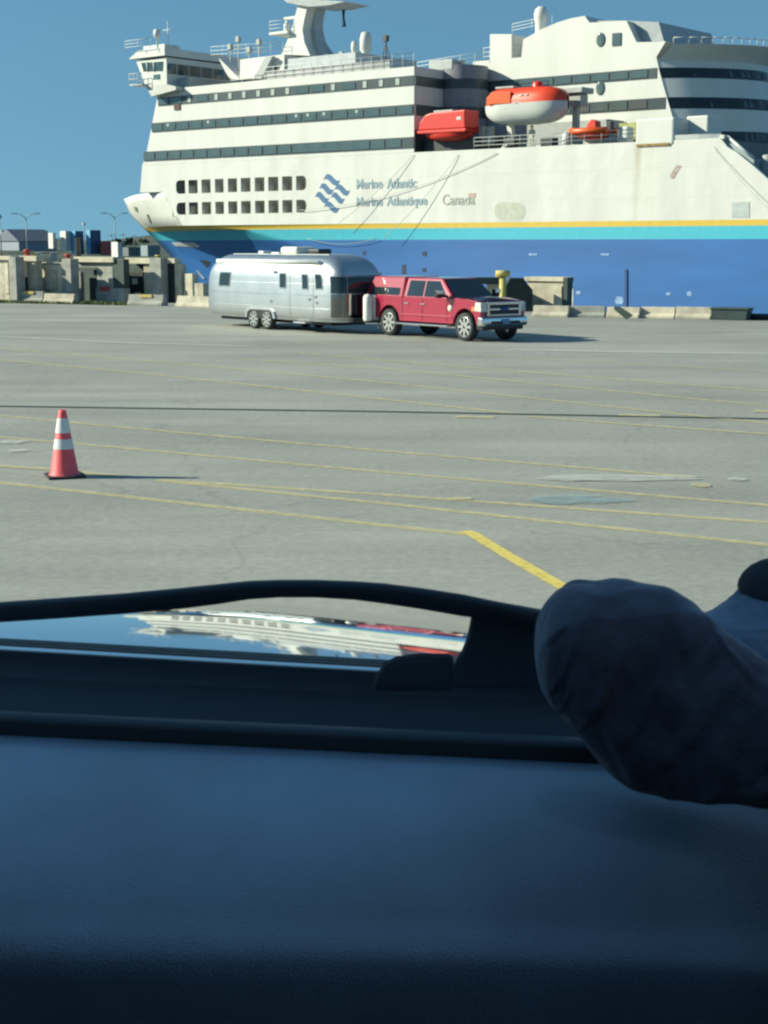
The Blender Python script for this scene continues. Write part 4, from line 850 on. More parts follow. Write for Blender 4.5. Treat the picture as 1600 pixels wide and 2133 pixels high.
# ------------------------------------------------------------------ concrete barriers
GB = 'concrete barriers along the quay edge'
def barrier(x0, x1, y1a, y1b, htop, label, m=CONC, yellow=None):
    a, b = ground(x0, y1a), ground(x1, y1b); d = b - a; L = d.length; h = EYE + ray((x0 + x1) / 2, htop).z / ray((x0 + x1) / 2, htop).y * ((a.y + b.y) / 2)
    nrm = Vector((-d.y, d.x, 0)).normalized()
    t = thing('concrete_barrier', label, 'barrier', (a + b) / 2 + nrm * .3, math.atan2(d.y, d.x), GB)
    q = MB(); prof = [(-.3, 0), (-.3, .12), (-.17, min(.3, h * .45)), (-.11, h), (.11, h), (.17, min(.3, h * .45)), (.3, .12), (.3, 0)]
    vs = [(-L / 2, y, z) for y, z in prof] + [(L / 2, y, z) for y, z in prof]; n = len(prof)
    q.add(vs, [tuple(range(n)), tuple(range(2 * n - 1, n - 1, -1))] + [(i, (i + 1) % n, (i + 1) % n + n, i + n) for i in range(n)]); q.build('block', m, t, .025)
    if yellow:
        q = MB(); q.box(-L / 2 + L * yellow[0], -L / 2 + L * yellow[1], -.19, .115, h - .14, h + .008); q.build('painted_mark', YPAINT, t)
    return t
barrier(-60, 20, 626, 629, 612, 'weathered barrier cut by the left edge of the photo, left of the yellow marked one', CONC2)
barrier(28, 87, 630.5, 631.5, 607, 'grey barrier with yellow paint on top, near the left edge of the lot', CONC2, (.33, .68))
barrier(88, 151, 632, 633.5, 612, 'plain pale barrier touching the left yellow marked barrier', CONC)
barrier(264, 337, 636, 637.5, 614, 'grey barrier with yellow paint on top, left of the ship bow', CONC2, (.35, .68))
barrier(364, 436, 639, 641.5, 617, 'plain barrier below the ship bow, partly behind the trailer', CONC)
barrier(1108, 1182, 660, 661.5, 637, 'pale barrier right of the pickup, below the beige fender wall', CONC)
barrier(1187, 1259, 661, 662, 638, 'barrier next to the thin white post, second right of the pickup', CONC2)
barrier(1262, 1330, 662, 663.5, 640, 'barrier with the dark green board leaning on it', CONC)
barrier(1333, 1404, 663, 664.5, 640, 'pale barrier right of the one with the leaning board', CONC3)
barrier(1406, 1480, 664.5, 666, 640, 'last pale barrier before the dark green bin', CONC)
o1, o2 = ground(1296, 667), 0
bd = thing('board', 'dark green board leaning diagonally against a concrete barrier', 'board', o1 + Vector((0, -.12, 0)), R(-28))
q = MB(); sc_ = o1.y / F
q.prism([(15 * sc_, 6 * sc_), (22 * sc_, 11 * sc_), (-8 * sc_, 28 * sc_), (-19 * sc_, 28 * sc_), (-18 * sc_, 22 * sc_), (8 * sc_, 2 * sc_)], -.04, .04); q.build('plank', GREEND, bd)
o1 = ground(1528, 667)
gb = thing('storage_bin', 'low dark green bin on the quay edge right of the barriers', 'bin', o1 + Vector((0, .4, 0)), R(-28))
q = MB(); q.prism([(-.72, 0), (.72, 0), (.78, .42), (-.78, .42)], -.4, .4); q.build('tub', GREEND, gb, .03); MB().box(-.82, .82, -.44, .44, .42, .5).build('lid', GREEND, gb, .03)
o1 = ground(1590, 667); lg = thing('rubber_fender', 'dark round rubber fender lying beside the green bin', 'fender', o1 + Vector((-.2, .3, .0)), R(-28)); 
q = MB(); q.lathe([(.05, -.5), (.13, -.5), (.13, .5), (.05, .5)], (0, 0, .13), 16, axis='X'); q.build('roller', RUBBER, lg)
p = ground(1192, 660); wp = thing('marker_post', 'thin white post on a black foot behind a barrier', 'post', p + Vector((0, -.1, 0)))
MB().lathe([(.025, .05), (.025, 1.2), (.001, 1.21)], seg=10).build('pole', GRPW, wp); MB().lathe([(.16, 0), (.16, .06), (.05, .12), (.001, .12)], seg=14).build('foot', RUBBER, wp)
# beige fender wall, dark fender and yellow bollard behind the pickup
BAYD = Vector((math.cos(R(-36)), math.sin(R(-36)), 0)); BAYN = Vector((-BAYD.y, BAYD.x, 0))
def pxturn(parent, name, x0, x1, y0, y1, P0, off, th, m, bev=.02):
    def hit(px, py):
        d = ray(px, py); k = BAYN.dot(P0 + BAYN * off - EYEV) / BAYN.dot(d); return EYEV + d * k
    a, b = hit(x0, y1), hit(x1, y1); top = hit((x0 + x1) / 2, y0).z; bot = max(min(a.z, b.z), -.2)
    vs = [Vector((p.x, p.y, z)) + BAYN * o for z in (bot, top) for o in (0, th) for p in (a, b)]
    q = MB(); q.add(vs, [(0, 2, 3, 1), (4, 5, 7, 6), (0, 1, 5, 4), (2, 6, 7, 3), (0, 4, 6, 2), (1, 3, 7, 5)]); return q.build(name, m, parent, bev)
def pxbox(parent, name, x0, x1, y0, y1, Y, th, m, bev=.02, tilt=0):
    a, b = atY(x0, y1, Y), atY(x1, y1, Y); top = atY((x0 + x1) / 2, y0, Y).z; bot = min(a.z, b.z)
    q = MB(); q.box(a.x, b.x, Y, Y + th, max(bot, -.2) if bot > -.3 else bot, top); return q.build(name, m, parent, bev)
YF = 73.0
fw = thing('dock_fender_wall', 'beige concrete fender wall with pale cap behind the pickup bonnet', 'dock fender', (atY(1140, 640, YF).x, YF, 0))
FP = atY(1140, 640, YF); FP.z = 0
pxturn(fw, 'wall_panel', 1098, 1172, 585, 668, FP, 0, .8, CONC); pxturn(fw, 'cap_beam', 1092, 1174, 577, 585.5, FP, -.1, 1.0, CONC3); pxturn(fw, 'edge_fender', 1172.5, 1181, 578, 668, FP, -.1, .5, GREEND); pxturn(fw, 'light_pier', 1152, 1169, 596, 668, FP, -.12, .13, CONC3)
rebase(fw)
df = thing('dock_fender', 'dark green slanted rubber fender between the pickup and the beige wall', 'dock fender', (atY(1080, 640, YF - 1).x, YF - 1, 0))
q = MB(); pts = [(1058, 668), (1109, 668), (1110, 604), (1098, 590), (1090, 579), (1062, 579), (1050, 600)]
q.prism([(atY(a, b, YF - 1).x, atY(a, b, YF - 1).z) for a, b in pts], YF - 1, YF - .2); q.build('fender_pad', mat('fender_green', (.025, .04, .036), .8, var=.4, scale=3), df, .04)
rebase(df)
yb = atY(1047, 600, YF - 2); bo = thing('mooring_bollard', 'yellow T shaped mooring bollard behind the pickup windscreen', 'bollard', (yb.x, yb.y, 0))
ztp = atY(1047, 563, YF - 2).z; MB().lathe([(.22, 0), (.16, .2), (.15, ztp - .3), (.001, ztp - .3)], seg=16).build('stem', YPAINT, bo); q = MB(); q.tube([(-.32, 0, ztp - .16), (.32, 0, ztp - .16)], .15, 12); q.build('crossbar', YPAINT, bo)
pl = thing('pile_stub', 'brownish concrete block with green top behind the pickup windscreen', 'dock block', (atY(1028, 600, YF).x, YF, 0)); pxbox(pl, 'block', 1015, 1042, 592, 668, YF, .8, CONC); pxbox(pl, 'cap', 975, 1044, 578, 592, YF - .1, 1, GREEND); rebase(pl)

# ------------------------------------------------------------------ concrete dock bays on the left
def bay(label, Y, boxes):
    xs = [b[1] for b in boxes] + [b[2] for b in boxes]; root = thing('dock_bay', label, 'dock structure', (atY((min(xs) + max(xs)) / 2, 620, Y).x, Y, 0), 0, 'concrete dock bays left of the ship')
    P0 = atY(sum(xs) / len(xs), 620, Y); P0.z = 0
    for nm, x0, x1, y0, y1, dy, th_, m in boxes: pxturn(root, nm, x0, x1, y0, y1, P0, dy * .6, th_ * .42 if nm != 'shaded_back_wall' else .3, m)  # dark backing walls stand for the shade inside the bays
    rebase(root); return root
YD = 83.5
bay('beige concrete bay at the left edge with a column in painted shade grey', YD, [('panel', -60, 21, 541, 632, .4, 1, CONC), ('column', 21.5, 36, 535, 632, 0, 1.4, CONC2), ('cap_beam', -60, 21, 533, 541, .1, 1.3, CONC3), ('rim', 12, 19, 548, 612, .3, .1, CONC3)])
bay('narrow dark bay under a yellowish cap beside the left grey column', YD, [('cap_beam', 40, 76, 533, 544, .1, 1.5, CONC3), ('column', 60, 76, 544.5, 632, .3, 1.2, CONC), ('inner_pier', 40, 47, 566, 632, 1.0, .6, CONC3), ('shaded_back_wall', 36, 60, 544.5, 632, 1.7, .3, RUBBER)])
bay('pale square concrete panel between the dark bays', YD, [('panel', 80, 131, 552, 632, .2, 1.0, CONC3), ('inset_panel', 92, 118, 563, 603, .1, .11, CONC), ('column', 131.5, 150, 539, 632, 0, 1.4, CONC2), ('top_beam', 80, 131, 546, 551.5, .3, 1.2, CONC2)])
bay('open dock bay with red smear on its grey wall', YD, [('cap_beam', 153, 236, 535, 546, .1, 1.5, CONC3), ('crosshead', 153, 236, 546.5, 556, .5, 1.0, CONC2), ('pier', 156, 170, 566, 632, .9, .6, CONC2), ('shaded_back_wall', 150.5, 236, 556.5, 632, 1.9, .3, GREEND), ('grey_panel', 200, 258, 600, 632, .25, 1.2, CONC2), ('column', 203, 236, 556.5, 599.5, .45, 1.0, CONC2), ('red_smear', 208, 228, 597, 606, .2, .04, REDP), ('column', 237, 259, 540, 599, .3, 1.0, GREEND)])
bay('dark dock bay with a small white sign, left of the ship bow', YD, [('cap_beam', 260, 312, 537, 549, .1, 1.5, CONC3), ('shaded_back_wall', 260, 305, 549.5, 632, 1.3, .4, GREEND), ('rubber_fender', 266, 299, 567, 616, .8, .4, RUBBER), ('sign', 275, 286, 580, 592, .7, .08, GRPW), ('pier', 301, 316, 549.5, 632, .4, .8, CONC), ('column', 313, 337, 537, 632, 0, 1.4, CONC2)])
bay('dock bay with a tall black fender right beside the ship bow', YD - 1, [('rubber_fender', 340, 362, 549, 634, 0, .9, RUBBER), ('cap_beam', 340, 364, 538, 548.5, -.1, 1.2, CONC3), ('column', 363, 378, 549, 632, .2, 1.0, CONC3), ('slot', 378.5, 383, 552, 632, .8, .4, RUBBER), ('column', 384, 402, 570, 632, .3, 1.0, CONC3), ('column', 403, 424, 590, 632, .4, 1.0, CONC)])
for lab, x, y0, y1, m in (('small yellow bollard on top of the column beside the bow', 330, 531, 539, YPAINT), ('red bollard on the narrow dark bay', 57, 519, 534, REDP), ('yellow bollard beside the red one', 70, 528, 534, YPAINT), ('orange red bollard on the pale panel column', 142, 529, 539.5, REDP)):
    a = atY(x, y1, YD + .5); h_ = atY(x, y0, YD + .5).z - a.z; t = thing('bollard', lab, 'bollard', a, 0, 'small bollards on the dock bays'); MB().lathe([(.14, 0), (.12, h_ * .6), (.2, h_ * .65), (.2, h_ * .9), (.1, h_), (.001, h_)], seg=12).build('post', m, t)
for lab, x0, x1, y0, y1, m in (('pale grey cabinet behind the pale concrete panel', 76, 88, 527, 548, RAIL), ('grey cabinet right of the pale one', 108, 121, 527, 546, GREYP), ('brown timber post between the blue containers', 161, 169, 497, 540, mat('timber', (.26, .18, .1), .8))):
    p = atY((x0 + x1) / 2, y1, YD + 3); nm = 'timber_post' if 'timber' in lab else 'cabinet'
    t = thing(nm, lab, 'post' if 'timber' in lab else 'cabinet', (p.x, p.y, 0)); pxbox(t, 'casing', x0, x1, y0, 632, YD + 3, .5, m); pxbox(t, 'lid', x0 - .6, x1 + .6, y0 - 1.4, y0 - .1, YD + 2.95, .6, m); rebase(t)
# grass along the quay
def grass():
    q = MB(); rnd = random.Random(3)
    for i in range(2600):
        px = rnd.uniform(-60, 264); p = ground(px, 629 + (px + 60) / 324 * 6.5 + rnd.uniform(-2.5, 1.0)); h_ = rnd.uniform(.06, .22); a = rnd.uniform(0, 6.28); dx, dy = math.cos(a) * .04, math.sin(a) * .04
        q.add([(p.x - dx, p.y - dy, 0), (p.x + dx, p.y + dy, 0), (p.x + rnd.uniform(-.05, .05), p.y + rnd.uniform(-.05, .05), h_)], [(0, 1, 2)])
    return q.build('grass', mat('grass', (.09, .12, .035), .9, var=.4, scale=1))
tag(grass(), 'strip of short weeds growing along the left quay edge', 'grass', kind='stuff')

# ------------------------------------------------------------------ far yard on the left
YC = 245.0
def obl_box(name, label, cat, px0, pxm, px1, y0, y1, mL, mR, Y=YC, group=None, deep=9, roof=None):
    """container or trailer seen on a corner: left face from px0 to pxm, right face from pxm to px1"""
    zt_ = atY(pxm, y0, Y).z; zb_ = max(.95, atY(pxm, y1, Y).z); A = atY(px0, y1, Y); M_ = atY(pxm, y1, Y); B = atY(px1, y1, Y)
    root = thing(name, label, cat, (M_.x, Y, zb_), 0, group)
    wl, wr = M_.x - A.x, B.x - M_.x; pts = [(-wl, wl * 1.2), (0, 0), (wr, wr * 1.3), (wr - wl, wr * 1.3 + wl * 1.2)]; H = zt_ - zb_
    q = MB(); q.add([(x, y, 0) for x, y in pts] + [(x, y, H) for x, y in pts], [(0, 1, 5, 4), (2, 3, 7, 6), (3, 0, 4, 7), (4, 5, 6, 7), (0, 3, 2, 1)]); q.build('shell', mL, root, .03)
    q = MB(); q.add([(0.02, .0, 0.02), (wr, wr * 1.3, .02), (wr, wr * 1.3, H - .02), (.02, .0, H - .02)], [(0, 1, 2, 3)]); q.build('end_wall', mR, root)  # right face usually gets a darker copy of the colour as painted shade
    if roof:
        q = MB(); e = .4; r0 = [(-wl - e, wl * 1.2, H), (0, -e, H), (wr + e, wr * 1.3, H), (wr - wl, wr * 1.3 + wl * 1.2 + e, H)]; m1 = [(-wl / 2, wl * .6, H + roof), (wr - wl / 2, wr * 1.3 + wl * .6, H + roof)]
        q.add(r0 + m1, [(0, 1, 4), (1, 2, 5, 4), (2, 3, 5), (3, 0, 4, 5)]); q.build('roof', mat('slate_roof', (.12, .14, .18), .8), root)
    else:
        q = MB(); q.add([(x * .98, y, H + .06) for x, y in pts] + [(x * .98, y, H) for x, y in pts], [(0, 1, 2, 3), (0, 1, 5, 4), (1, 2, 6, 5)]); q.build('top_rail', mL, root)
    return root
CB = mat('container_blue', (.12, .34, .55), .5, var=.1, scale=1); CBD = mat('container_blue_shaded', (.03, .07, .16), .5); CWH = mat('container_white', (.6, .6, .56), .6); CWG = mat('container_pale', (.45, .47, .47), .6)  # dark blue and pale copies stand in for the shaded ends
GY = 'containers in the far yard'
obl_box('container', 'tall blue container, left one of the blue pair', 'container', 146, 158, 172, 482, 530, CB, CBD, group=GY)
obl_box('container', 'tall blue container, right one of the blue pair', 'container', 178, 189, 207, 480, 530, CB, CBD, group=GY)
obl_box('container', 'white container with dark marks left of the blue pair', 'container', 122, 138, 147, 482, 522, CWH, CWG, group=GY)
obl_box('container', 'pale container on the left above the dock bays', 'container', 98, 111, 116, 486, 518, CWH, CWG, group=GY)
obl_box('shed', 'small red shed right of the blue containers', 'shed', 207, 217, 231, 503, 532, mat('shed_red', (.38, .09, .08), .7), mat('shed_red_shaded', (.3, .07, .07), .7))
obl_box('container', 'white box container right of the red shed', 'container', 229, 246, 254, 505, 537, CWH, CWG, Y=200, group=GY)
obl_box('house', 'white house block at the left edge of the far shore', 'house', -20, 4, 30, 480, 502, CWH, CWH, Y=330)
obl_box('house', 'grey house with dark roof beside the white block', 'house', 30, 44, 62, 488, 508, mat('house_grey', (.2, .23, .27), .7), mat('house_grey_shaded', (.18, .21, .25), .7), Y=330, roof=1.0)
obl_box('house', 'long low grey blue warehouse behind the dock bays', 'warehouse', -30, 40, 102, 502, 522, mat('house_blue', (.24, .27, .33), .7), mat('house_blue_shaded', (.22, .25, .31), .7), Y=290, roof=2.2)
obl_box('house', 'grey blue building nearest the ship bow', 'building', 290, 308, 330, 512, 534, mat('bldg', (.22, .28, .30), .7), mat('bldg_shaded', (.16, .2, .22), .7), Y=225)
obl_box('house', 'dark low building right of the white box container', 'building', 253, 268, 292, 516, 534, mat('bldg3', (.12, .15, .16), .7), mat('bldg3_shaded', (.1, .12, .13), .7), Y=240)
# trees on the far shore: trunk + crown of leaf clumps
def tree(px, py0, py1, wpx, Y, label, seed):
    rnd = random.Random(seed); b = atY(px, py1, Y); zb_ = max(.8, b.z); H = atY(px, py0, Y).z - zb_; W = wpx / F * Y / 2
    root = thing('tree', label, 'tree', (b.x, Y, zb_), 0, 'trees on the far shore')
    MB().tube([(0, 0, -.4), (0, 0, H * .7)], [.22, .08], 6).build('trunk', mat('bark', (.07, .055, .04), .9), root)
    q = MB()
    for k in range(230):
        a = rnd.uniform(0, 6.28); u = rnd.uniform(0, 1) ** .5; zz_ = rnd.uniform(.15, 1); rr_ = W * u * (1.05 - .65 * zz_ ** 2); c = Vector((math.cos(a) * rr_, math.sin(a) * rr_, zz_ * H)); s_ = rnd.uniform(.25, .6)
        d1 = Vector((rnd.uniform(-1, 1), rnd.uniform(-1, 1), rnd.uniform(-1, 1))).normalized() * s_; d2 = Vector((rnd.uniform(-1, 1), rnd.uniform(-1, 1), rnd.uniform(-1, 1))).normalized() * s_
        q.add([c - d1, c - d2, c + d1, c + d2], [(0, 1, 2, 3)])
    q.build('crown', mat('leaf', (.045, .07, .04), .9, var=.4, scale=.5), root)
for i, (px, y0, wv, lab) in enumerate(((248, 499, 34, 'low dark tree just right of the white container roof'), (272, 497, 40, 'dark bushy tree on the skyline between white container and bow'), (300, 500, 36, 'dark tree touching the ship bow on the skyline'), (322, 508, 28, 'small dark tree under the bow flare'), (88, 483, 60, 'dark tree above the low warehouse roof'), (48, 480, 40, 'dark tree behind the grey house'))):
    tree(px, y0, 532, wv, 345 + 9 * i, lab, i)
# lamp posts
def lamp(px, ytop, spread, Y, label, arms=2):
    b = atY(px, 530, Y); zt_ = atY(px, ytop, Y).z; k = Y / F; t = thing('lamp_post', label, 'lamp post', (b.x, Y, .9), 0, 'tall lamp posts in the far yard')
    H = zt_ - .9; MB().tube([(0, 0, 0), (0, 0, H - .6)], [.12, .07], 8).build('pole', GREYP, t)
    for sg in ((-1, 1) if arms == 2 else (0,)):
        if sg: 
            q = MB(); q.tube([(0, 0, H - .7), (sg * spread * k * .5, 0, H - .1), (sg * spread * k, 0, H)], .06, 6); q.build('arm', GREYP, t); MB().box(sg * spread * k - .45, sg * spread * k + .45, -.2, .2, H - .08, H + .08).build('lamp_head', GREYP, t, .03)
        else: MB().lathe([(.35, H - .6), (.25, H - .2), (.001, H)], seg=10).build('lamp_head', GREYP, t)
lamp(57, 445, 24, 260, 'double armed lamp post on the left of the skyline'); lamp(241, 444, 22, 260, 'double armed lamp post between containers and ship bow'); lamp(3, 446, 8, 250, 'lamp post at the left edge of the photo', 1); lamp(177, 462, 0, 300, 'slim lamp post behind the blue containers', 1)
for px, y0, lab in ((233, 482, 'thin lattice mast left of the ship bow'), (257, 480, 'second thin lattice mast, nearer the ship bow'), (281, 484, 'short lattice mast right beside the bow flare')):
    b = atY(px, 530, 330); t = thing('lattice_mast', lab, 'mast', (b.x, 330, 1.2), 0, 'thin masts behind the yard'); H = atY(px, y0, 330).z - 1.2
    q = MB(); q.tube([(-.3, 0, 0), (0, 0, H)], .06, 5); q.tube([(.3, 0, 0), (0, 0, H)], .06, 5); q.build('legs', GREYP, t); MB().box(-.6, .6, -.06, .06, H * .8, H * .8 + .12).build('crossarm', GREYP, t)

# ------------------------------------------------------------------ the vehicle the photo was taken from
HX, HZ = 0.0, EYE
car = thing('vehicle', 'dark vehicle interior with dashboard, glossy bonnet, wiper and windscreen seen from the seat', 'vehicle', (0, 1.0, 0))
HEAD = Vector((.215, .977, 0)).normalized(); LAT = Vector((HEAD.y, -HEAD.x, 0))
def cpl(pts, drop): return [ground(a, b, EYE - drop) for a, b in pts]
def K(name, m, q, bev=0, par=None, sub=0):
    return q.build(name, m, par or car, bev, sub=sub)
DASH = mat('dash_vinyl', (.27, .35, .44), .28, var=.28, scale=7, spec=.8, bump=.34, bscale=700, detail=9, ior=2.1, coat=1)
_b = DASH.node_tree.nodes['Principled BSDF']; _b.inputs['Coat Roughness'].default_value = .30; _b.inputs['Coat IOR'].default_value = 2.0   # polished, slightly hazy vinyl
PLB = mat('black_plastic', (.016, .020, .025), .38, var=.1, bump=.05, bscale=300)
PLG = mat('trim_grey', (.075, .085, .09), .6, var=.1)
CAB = mat('cabin_lining', (.13, .125, .125), .9)
def ext(pl, n=1.4):
    a = (pl[0] - pl[1]).normalized(); b = (pl[-1] - pl[-2]).normalized(); return [pl[0] + a * n] + pl + [pl[-1] + b * n]
def resample(pl, n):
    L = [0]; 
    for a, b in zip(pl, pl[1:]): L.append(L[-1] + (b - a).length)
    out = []
    for k in range(n + 1):
        d = L[-1] * k / n
        for i in range(len(pl) - 1):
            if d <= L[i + 1] + 1e-9: out.append(pl[i].lerp(pl[i + 1], (d - L[i]) / (L[i + 1] - L[i]))); break
    return out
DROP = .45
NDROP = .10
far = resample(ext(cpl([(0, 1531), (640, 1562), (1270, 1592), (1600, 1610)], DROP), .7), 30)
near = resample(ext(cpl([(0, 1940), (800, 1946), (1600, 1960)], DROP + NDROP), .55), 30)
rows = []
for k in range(15):
    u = k / 14; rows.append([f.lerp(n_, u) + Vector((0, 0, NDROP * (u - .12 * u - .88 * u ** 2.3))) for f, n_ in zip(far, near)])
# rolled front edge then the dark face towards the knees
tow = -HEAD
for d, z in ((.010, -.009), (.015, -.02), (.017, -.035), (.014, -.08), (.012, -.2), (.03, -.5)): rows.append([p + tow * d + Vector((0, 0, z)) for p in near])
dash = K('dashboard', DASH, MB().grid(rows))
lip = cpl([(0, 1531), (640, 1562), (1270, 1592), (1600, 1610)], DROP); lip = resample(ext(lip, .7), 30)
prof = [(0.003, -.01), (.001, .012), (.006, .0165), (.02, .017), (.026, .012), (.026, -.03)]
K('dash_trim', PLG, MB().grid([[p + HEAD * d + Vector((0, 0, z)) for p in lip] for d, z in prof]), 0, dash)
# windscreen: base just ahead of the trim, leaning back over the dash
base = [p + HEAD * .05 + Vector((0, 0, -.01)) for p in lip]
WA = R(50); rise = 1.08
top = [p - HEAD * (rise / math.tan(WA)) + Vector((0, 0, rise)) for p in base]
def glass():
    m = bpy.data.materials.new('windscreen_glass'); m.use_nodes = True; n = m.node_tree; L = n.links
    for x in list(n.nodes):
        if x.type == 'BSDF_PRINCIPLED': n.nodes.remove(x)
    tr = n.nodes.new('ShaderNodeBsdfTransparent'); tr.inputs[0].default_value = (.93, .985, .93, 1); gl = n.nodes.new('ShaderNodeBsdfGlossy'); gl.inputs['Roughness'].default_value = .01
    ge = n.nodes.new('ShaderNodeNewGeometry'); dt = n.nodes.new('ShaderNodeVectorMath'); dt.operation = 'DOT_PRODUCT'
    L.new(ge.outputs['Incoming'], dt.inputs[0]); L.new(ge.outputs['Normal'], dt.inputs[1])
    def mth(op, x, v=None):
        q = n.nodes.new('ShaderNodeMath'); q.operation = op; L.new(x, q.inputs[0])
        if v is not None: q.inputs[1].default_value = v
        return q
    ab = mth('ABSOLUTE', dt.outputs['Value']); om = n.nodes.new('ShaderNodeMath'); om.operation = 'SUBTRACT'; om.inputs[0].default_value = 1; L.new(ab.outputs[0], om.inputs[1])
    pw = mth('POWER', om.outputs[0], 5); ml_ = mth('MULTIPLY', pw.outputs[0], .92); fr = mth('ADD', ml_.outputs[0], .06); mx = n.nodes.new('ShaderNodeMixShader')
    L.new(fr.outputs[0], mx.inputs[0]); L.new(tr.outputs[0], mx.inputs[1]); L.new(gl.outputs[0], mx.inputs[2]); L.new(mx.outputs[0], n.nodes['Material Output'].inputs[0]); return m
K('windscreen', glass(), MB().grid([[b.lerp(t, k / 6) for b, t in zip(base, top)] for k in range(7)]))
# cowl, seal, bonnet
hr = resample(ext(cpl([(0, 1329), (400, 1351), (700, 1368), (1100, 1391)], DROP + .02), 1.0), 30)          # rear edge of bonnet
h2 = resample(ext(cpl([(0, 1342), (400, 1365), (700, 1382), (1100, 1405)], DROP + .02), 1.0), 30)
h3 = resample(ext(cpl([(0, 1352), (400, 1375), (700, 1392), (1100, 1415)], DROP + .02), 1.0), 30)
K('bonnet_seal', RUBBER, MB().grid([[p + Vector((0, 0, -.004)) for p in hr], [p + Vector((0, 0, .002)) for p in h2]]))
PAINT = mat('bonnet_paint', (.70, .72, .73), .05, .92, var=.02, coat=1.0)
K('bonnet_flange', PAINT, MB().grid([h2, h3]))
N = 60; colz = []
for i, p in enumerate(hr):
    v_ = p - EYEV; pxi = CX + F * v_.x / v_.dot(FW); bb0 = R(2.4) + R(1.9) * (min(1.6, (pxi - 300) / 600) if pxi > 300 else .35 * min(2.0, (300 - pxi) / 450)); d = z = 0; col = []
    for k in range(N + 1):
        col.append(p + HEAD * d + Vector((0, 0, z))); bb = bb0 + R(19.5) * d; st = 1.05 / N; d += st * math.cos(bb); z -= st * math.sin(bb)
    for dd, dz in ((.05, -.05), (.07, -.2), (.06, -.6)): col.append(p + HEAD * (d + dd) + Vector((0, 0, z + dz)))
    colz.append(col)
rows = [[c[k] for c in colz] for k in range(len(colz[0]))]
K('bonnet', PAINT, MB().grid(rows))
crow = [[p + Vector((0, 0, -.002)) for p in h3], [p - HEAD * .004 + Vector((0, 0, -.03)) for p in h3]]
b2_ = [p + HEAD * .012 + Vector((0, 0, -.03)) for p in base]
for u, dz in ((.25, -.02), (.5, -.012), (.75, -.006), (1, 0)): crow.append([a.lerp(b, u) + Vector((0, 0, -.03 + dz * 1.0)) for a, b in zip(h3, b2_)])
cow = K('cowl', PLB, MB().grid(crow))
for u in (.45, .62, .78): K('cowl_rib', PLB, MB().grid([[a.lerp(b, u) + Vector((0, 0, -.045 + dz)) for a, b in zip(h3, b2_)] if i == 0 else [a.lerp(b, u + .05) + Vector((0, 0, -.045 + dz)) for a, b in zip(h3, b2_)] for i, dz in ((0, .012), (1, .016))]), 0, cow)
# wiper
WY = 1.5
wp_ = [(-260, 1292, 42), (-60, 1279, 42), (120, 1267, 43), (260, 1257, 43), (380, 1246, 44), (450, 1238, 42), (520, 1229, 38), (580, 1226, 36), (660, 1226, 36), (740, 1230, 38), (800, 1236, 42), (880, 1247, 44), (960, 1260, 46), (1040, 1273, 38), (1130, 1288, 36)]
q = MB(); rws = []
for px, py, tk in wp_:
    c = atY(px, py, WY - .10 * (px - 600) / 1000); h_ = tk / 2 / F * c.y; rr_ = []
    for k in range(12):
        a = 2 * math.pi * k / 12; ca, sa = math.cos(a), math.sin(a); rr_.append(c + Vector((0, .010 * math.copysign(abs(ca) ** .6, ca), h_ * math.copysign(abs(sa) ** .6, sa))))
    rws.append(rr_)
q.grid(rws, close=True); q.add(rws[0], [tuple(range(12))]); q.add(rws[-1], [tuple(range(12))[::-1]])
WPM = mat('wiper_black', (.012, .013, .013), .5, var=.1)
wip = K('wiper_arm', WPM, q)
q = MB(); q.prism([(atY(a, b, 1.46).x, atY(a, b, 1.46).z) for a, b in ((985, 1266), (1040, 1272), (1180, 1300), (1180, 1440), (940, 1440), (950, 1372), (962, 1360), (974, 1330), (980, 1300))], 1.46, 1.475); K('wiper_mount', mat('mount_grey', (.010, .012, .013), .65), q, .008)
q = MB(); q.prism([(atY(a, b, 1.47).x, atY(a, b, 1.47).z) for a, b in ((772, 1445), (782, 1412), (800, 1385), (825, 1371), (870, 1365), (948, 1365), (948, 1445))], 1.47, 1.485); K('pivot_cover', mat('mount_grey', (.010, .012, .013), .65), q, .008)
c = atY(1106, 1299, 1.455); q = MB(); q.lathe([(.001, -.004), (.008, -.004), (.0105, .006)], tuple(c), 18, axis='Y'); K('pivot_bolt', BLK, q)
# cabin shell: roof, pillars, doors, rear wall, floor
def cloc(l, h_, z): return HEAD * h_ + LAT * l + Vector((0, 0, z))
tz = top[0].z
tl_, tr_ = top[2], top[-3]
q = MB(); q.add([top[0], top[-1], top[-1] - HEAD * 2.2, top[0] - HEAD * 2.2], [(0, 1, 2, 3)]); rf = K('roof_lining', CAB, q); md = rf.modifiers.new('s', 'SOLIDIFY'); md.thickness = .06; md.offset = 1
def wall(name, pts, m=CAB):
    q = MB(); q.add(pts, [tuple(range(len(pts)))]); o = K(name, m, q); md = o.modifiers.new('s', 'SOLIDIFY'); md.thickness = .05; md.offset = 0
bl, br = base[0], base[-1]; zf = 1.9
for e_, tp in ((bl, top[0]), (br, top[-1])):
    wall('door', [Vector((e_.x, e_.y, zf)), e_, e_ - HEAD * 2.9, Vector((e_.x, e_.y, zf)) - HEAD * 2.9])
    wall('front_quarter', [e_, tp, tp - HEAD * .25, e_ - HEAD * .75])
    wall('rear_quarter', [e_ - HEAD * 1.55, tp - HEAD * .8, tp - HEAD * 2.2, e_ - HEAD * 2.9])
wall('side_sun_blocker', [bl - HEAD * .70, top[0] - HEAD * .2, top[0] - HEAD * .9, bl - HEAD * 1.6])  # panel added in the left window opening to block the sun
wall('rear_wall', [Vector((bl.x, bl.y, zf)) - HEAD * 2.9, Vector((br.x, br.y, zf)) - HEAD * 2.9, top[-1] - HEAD * 2.2, top[0] - HEAD * 2.2])
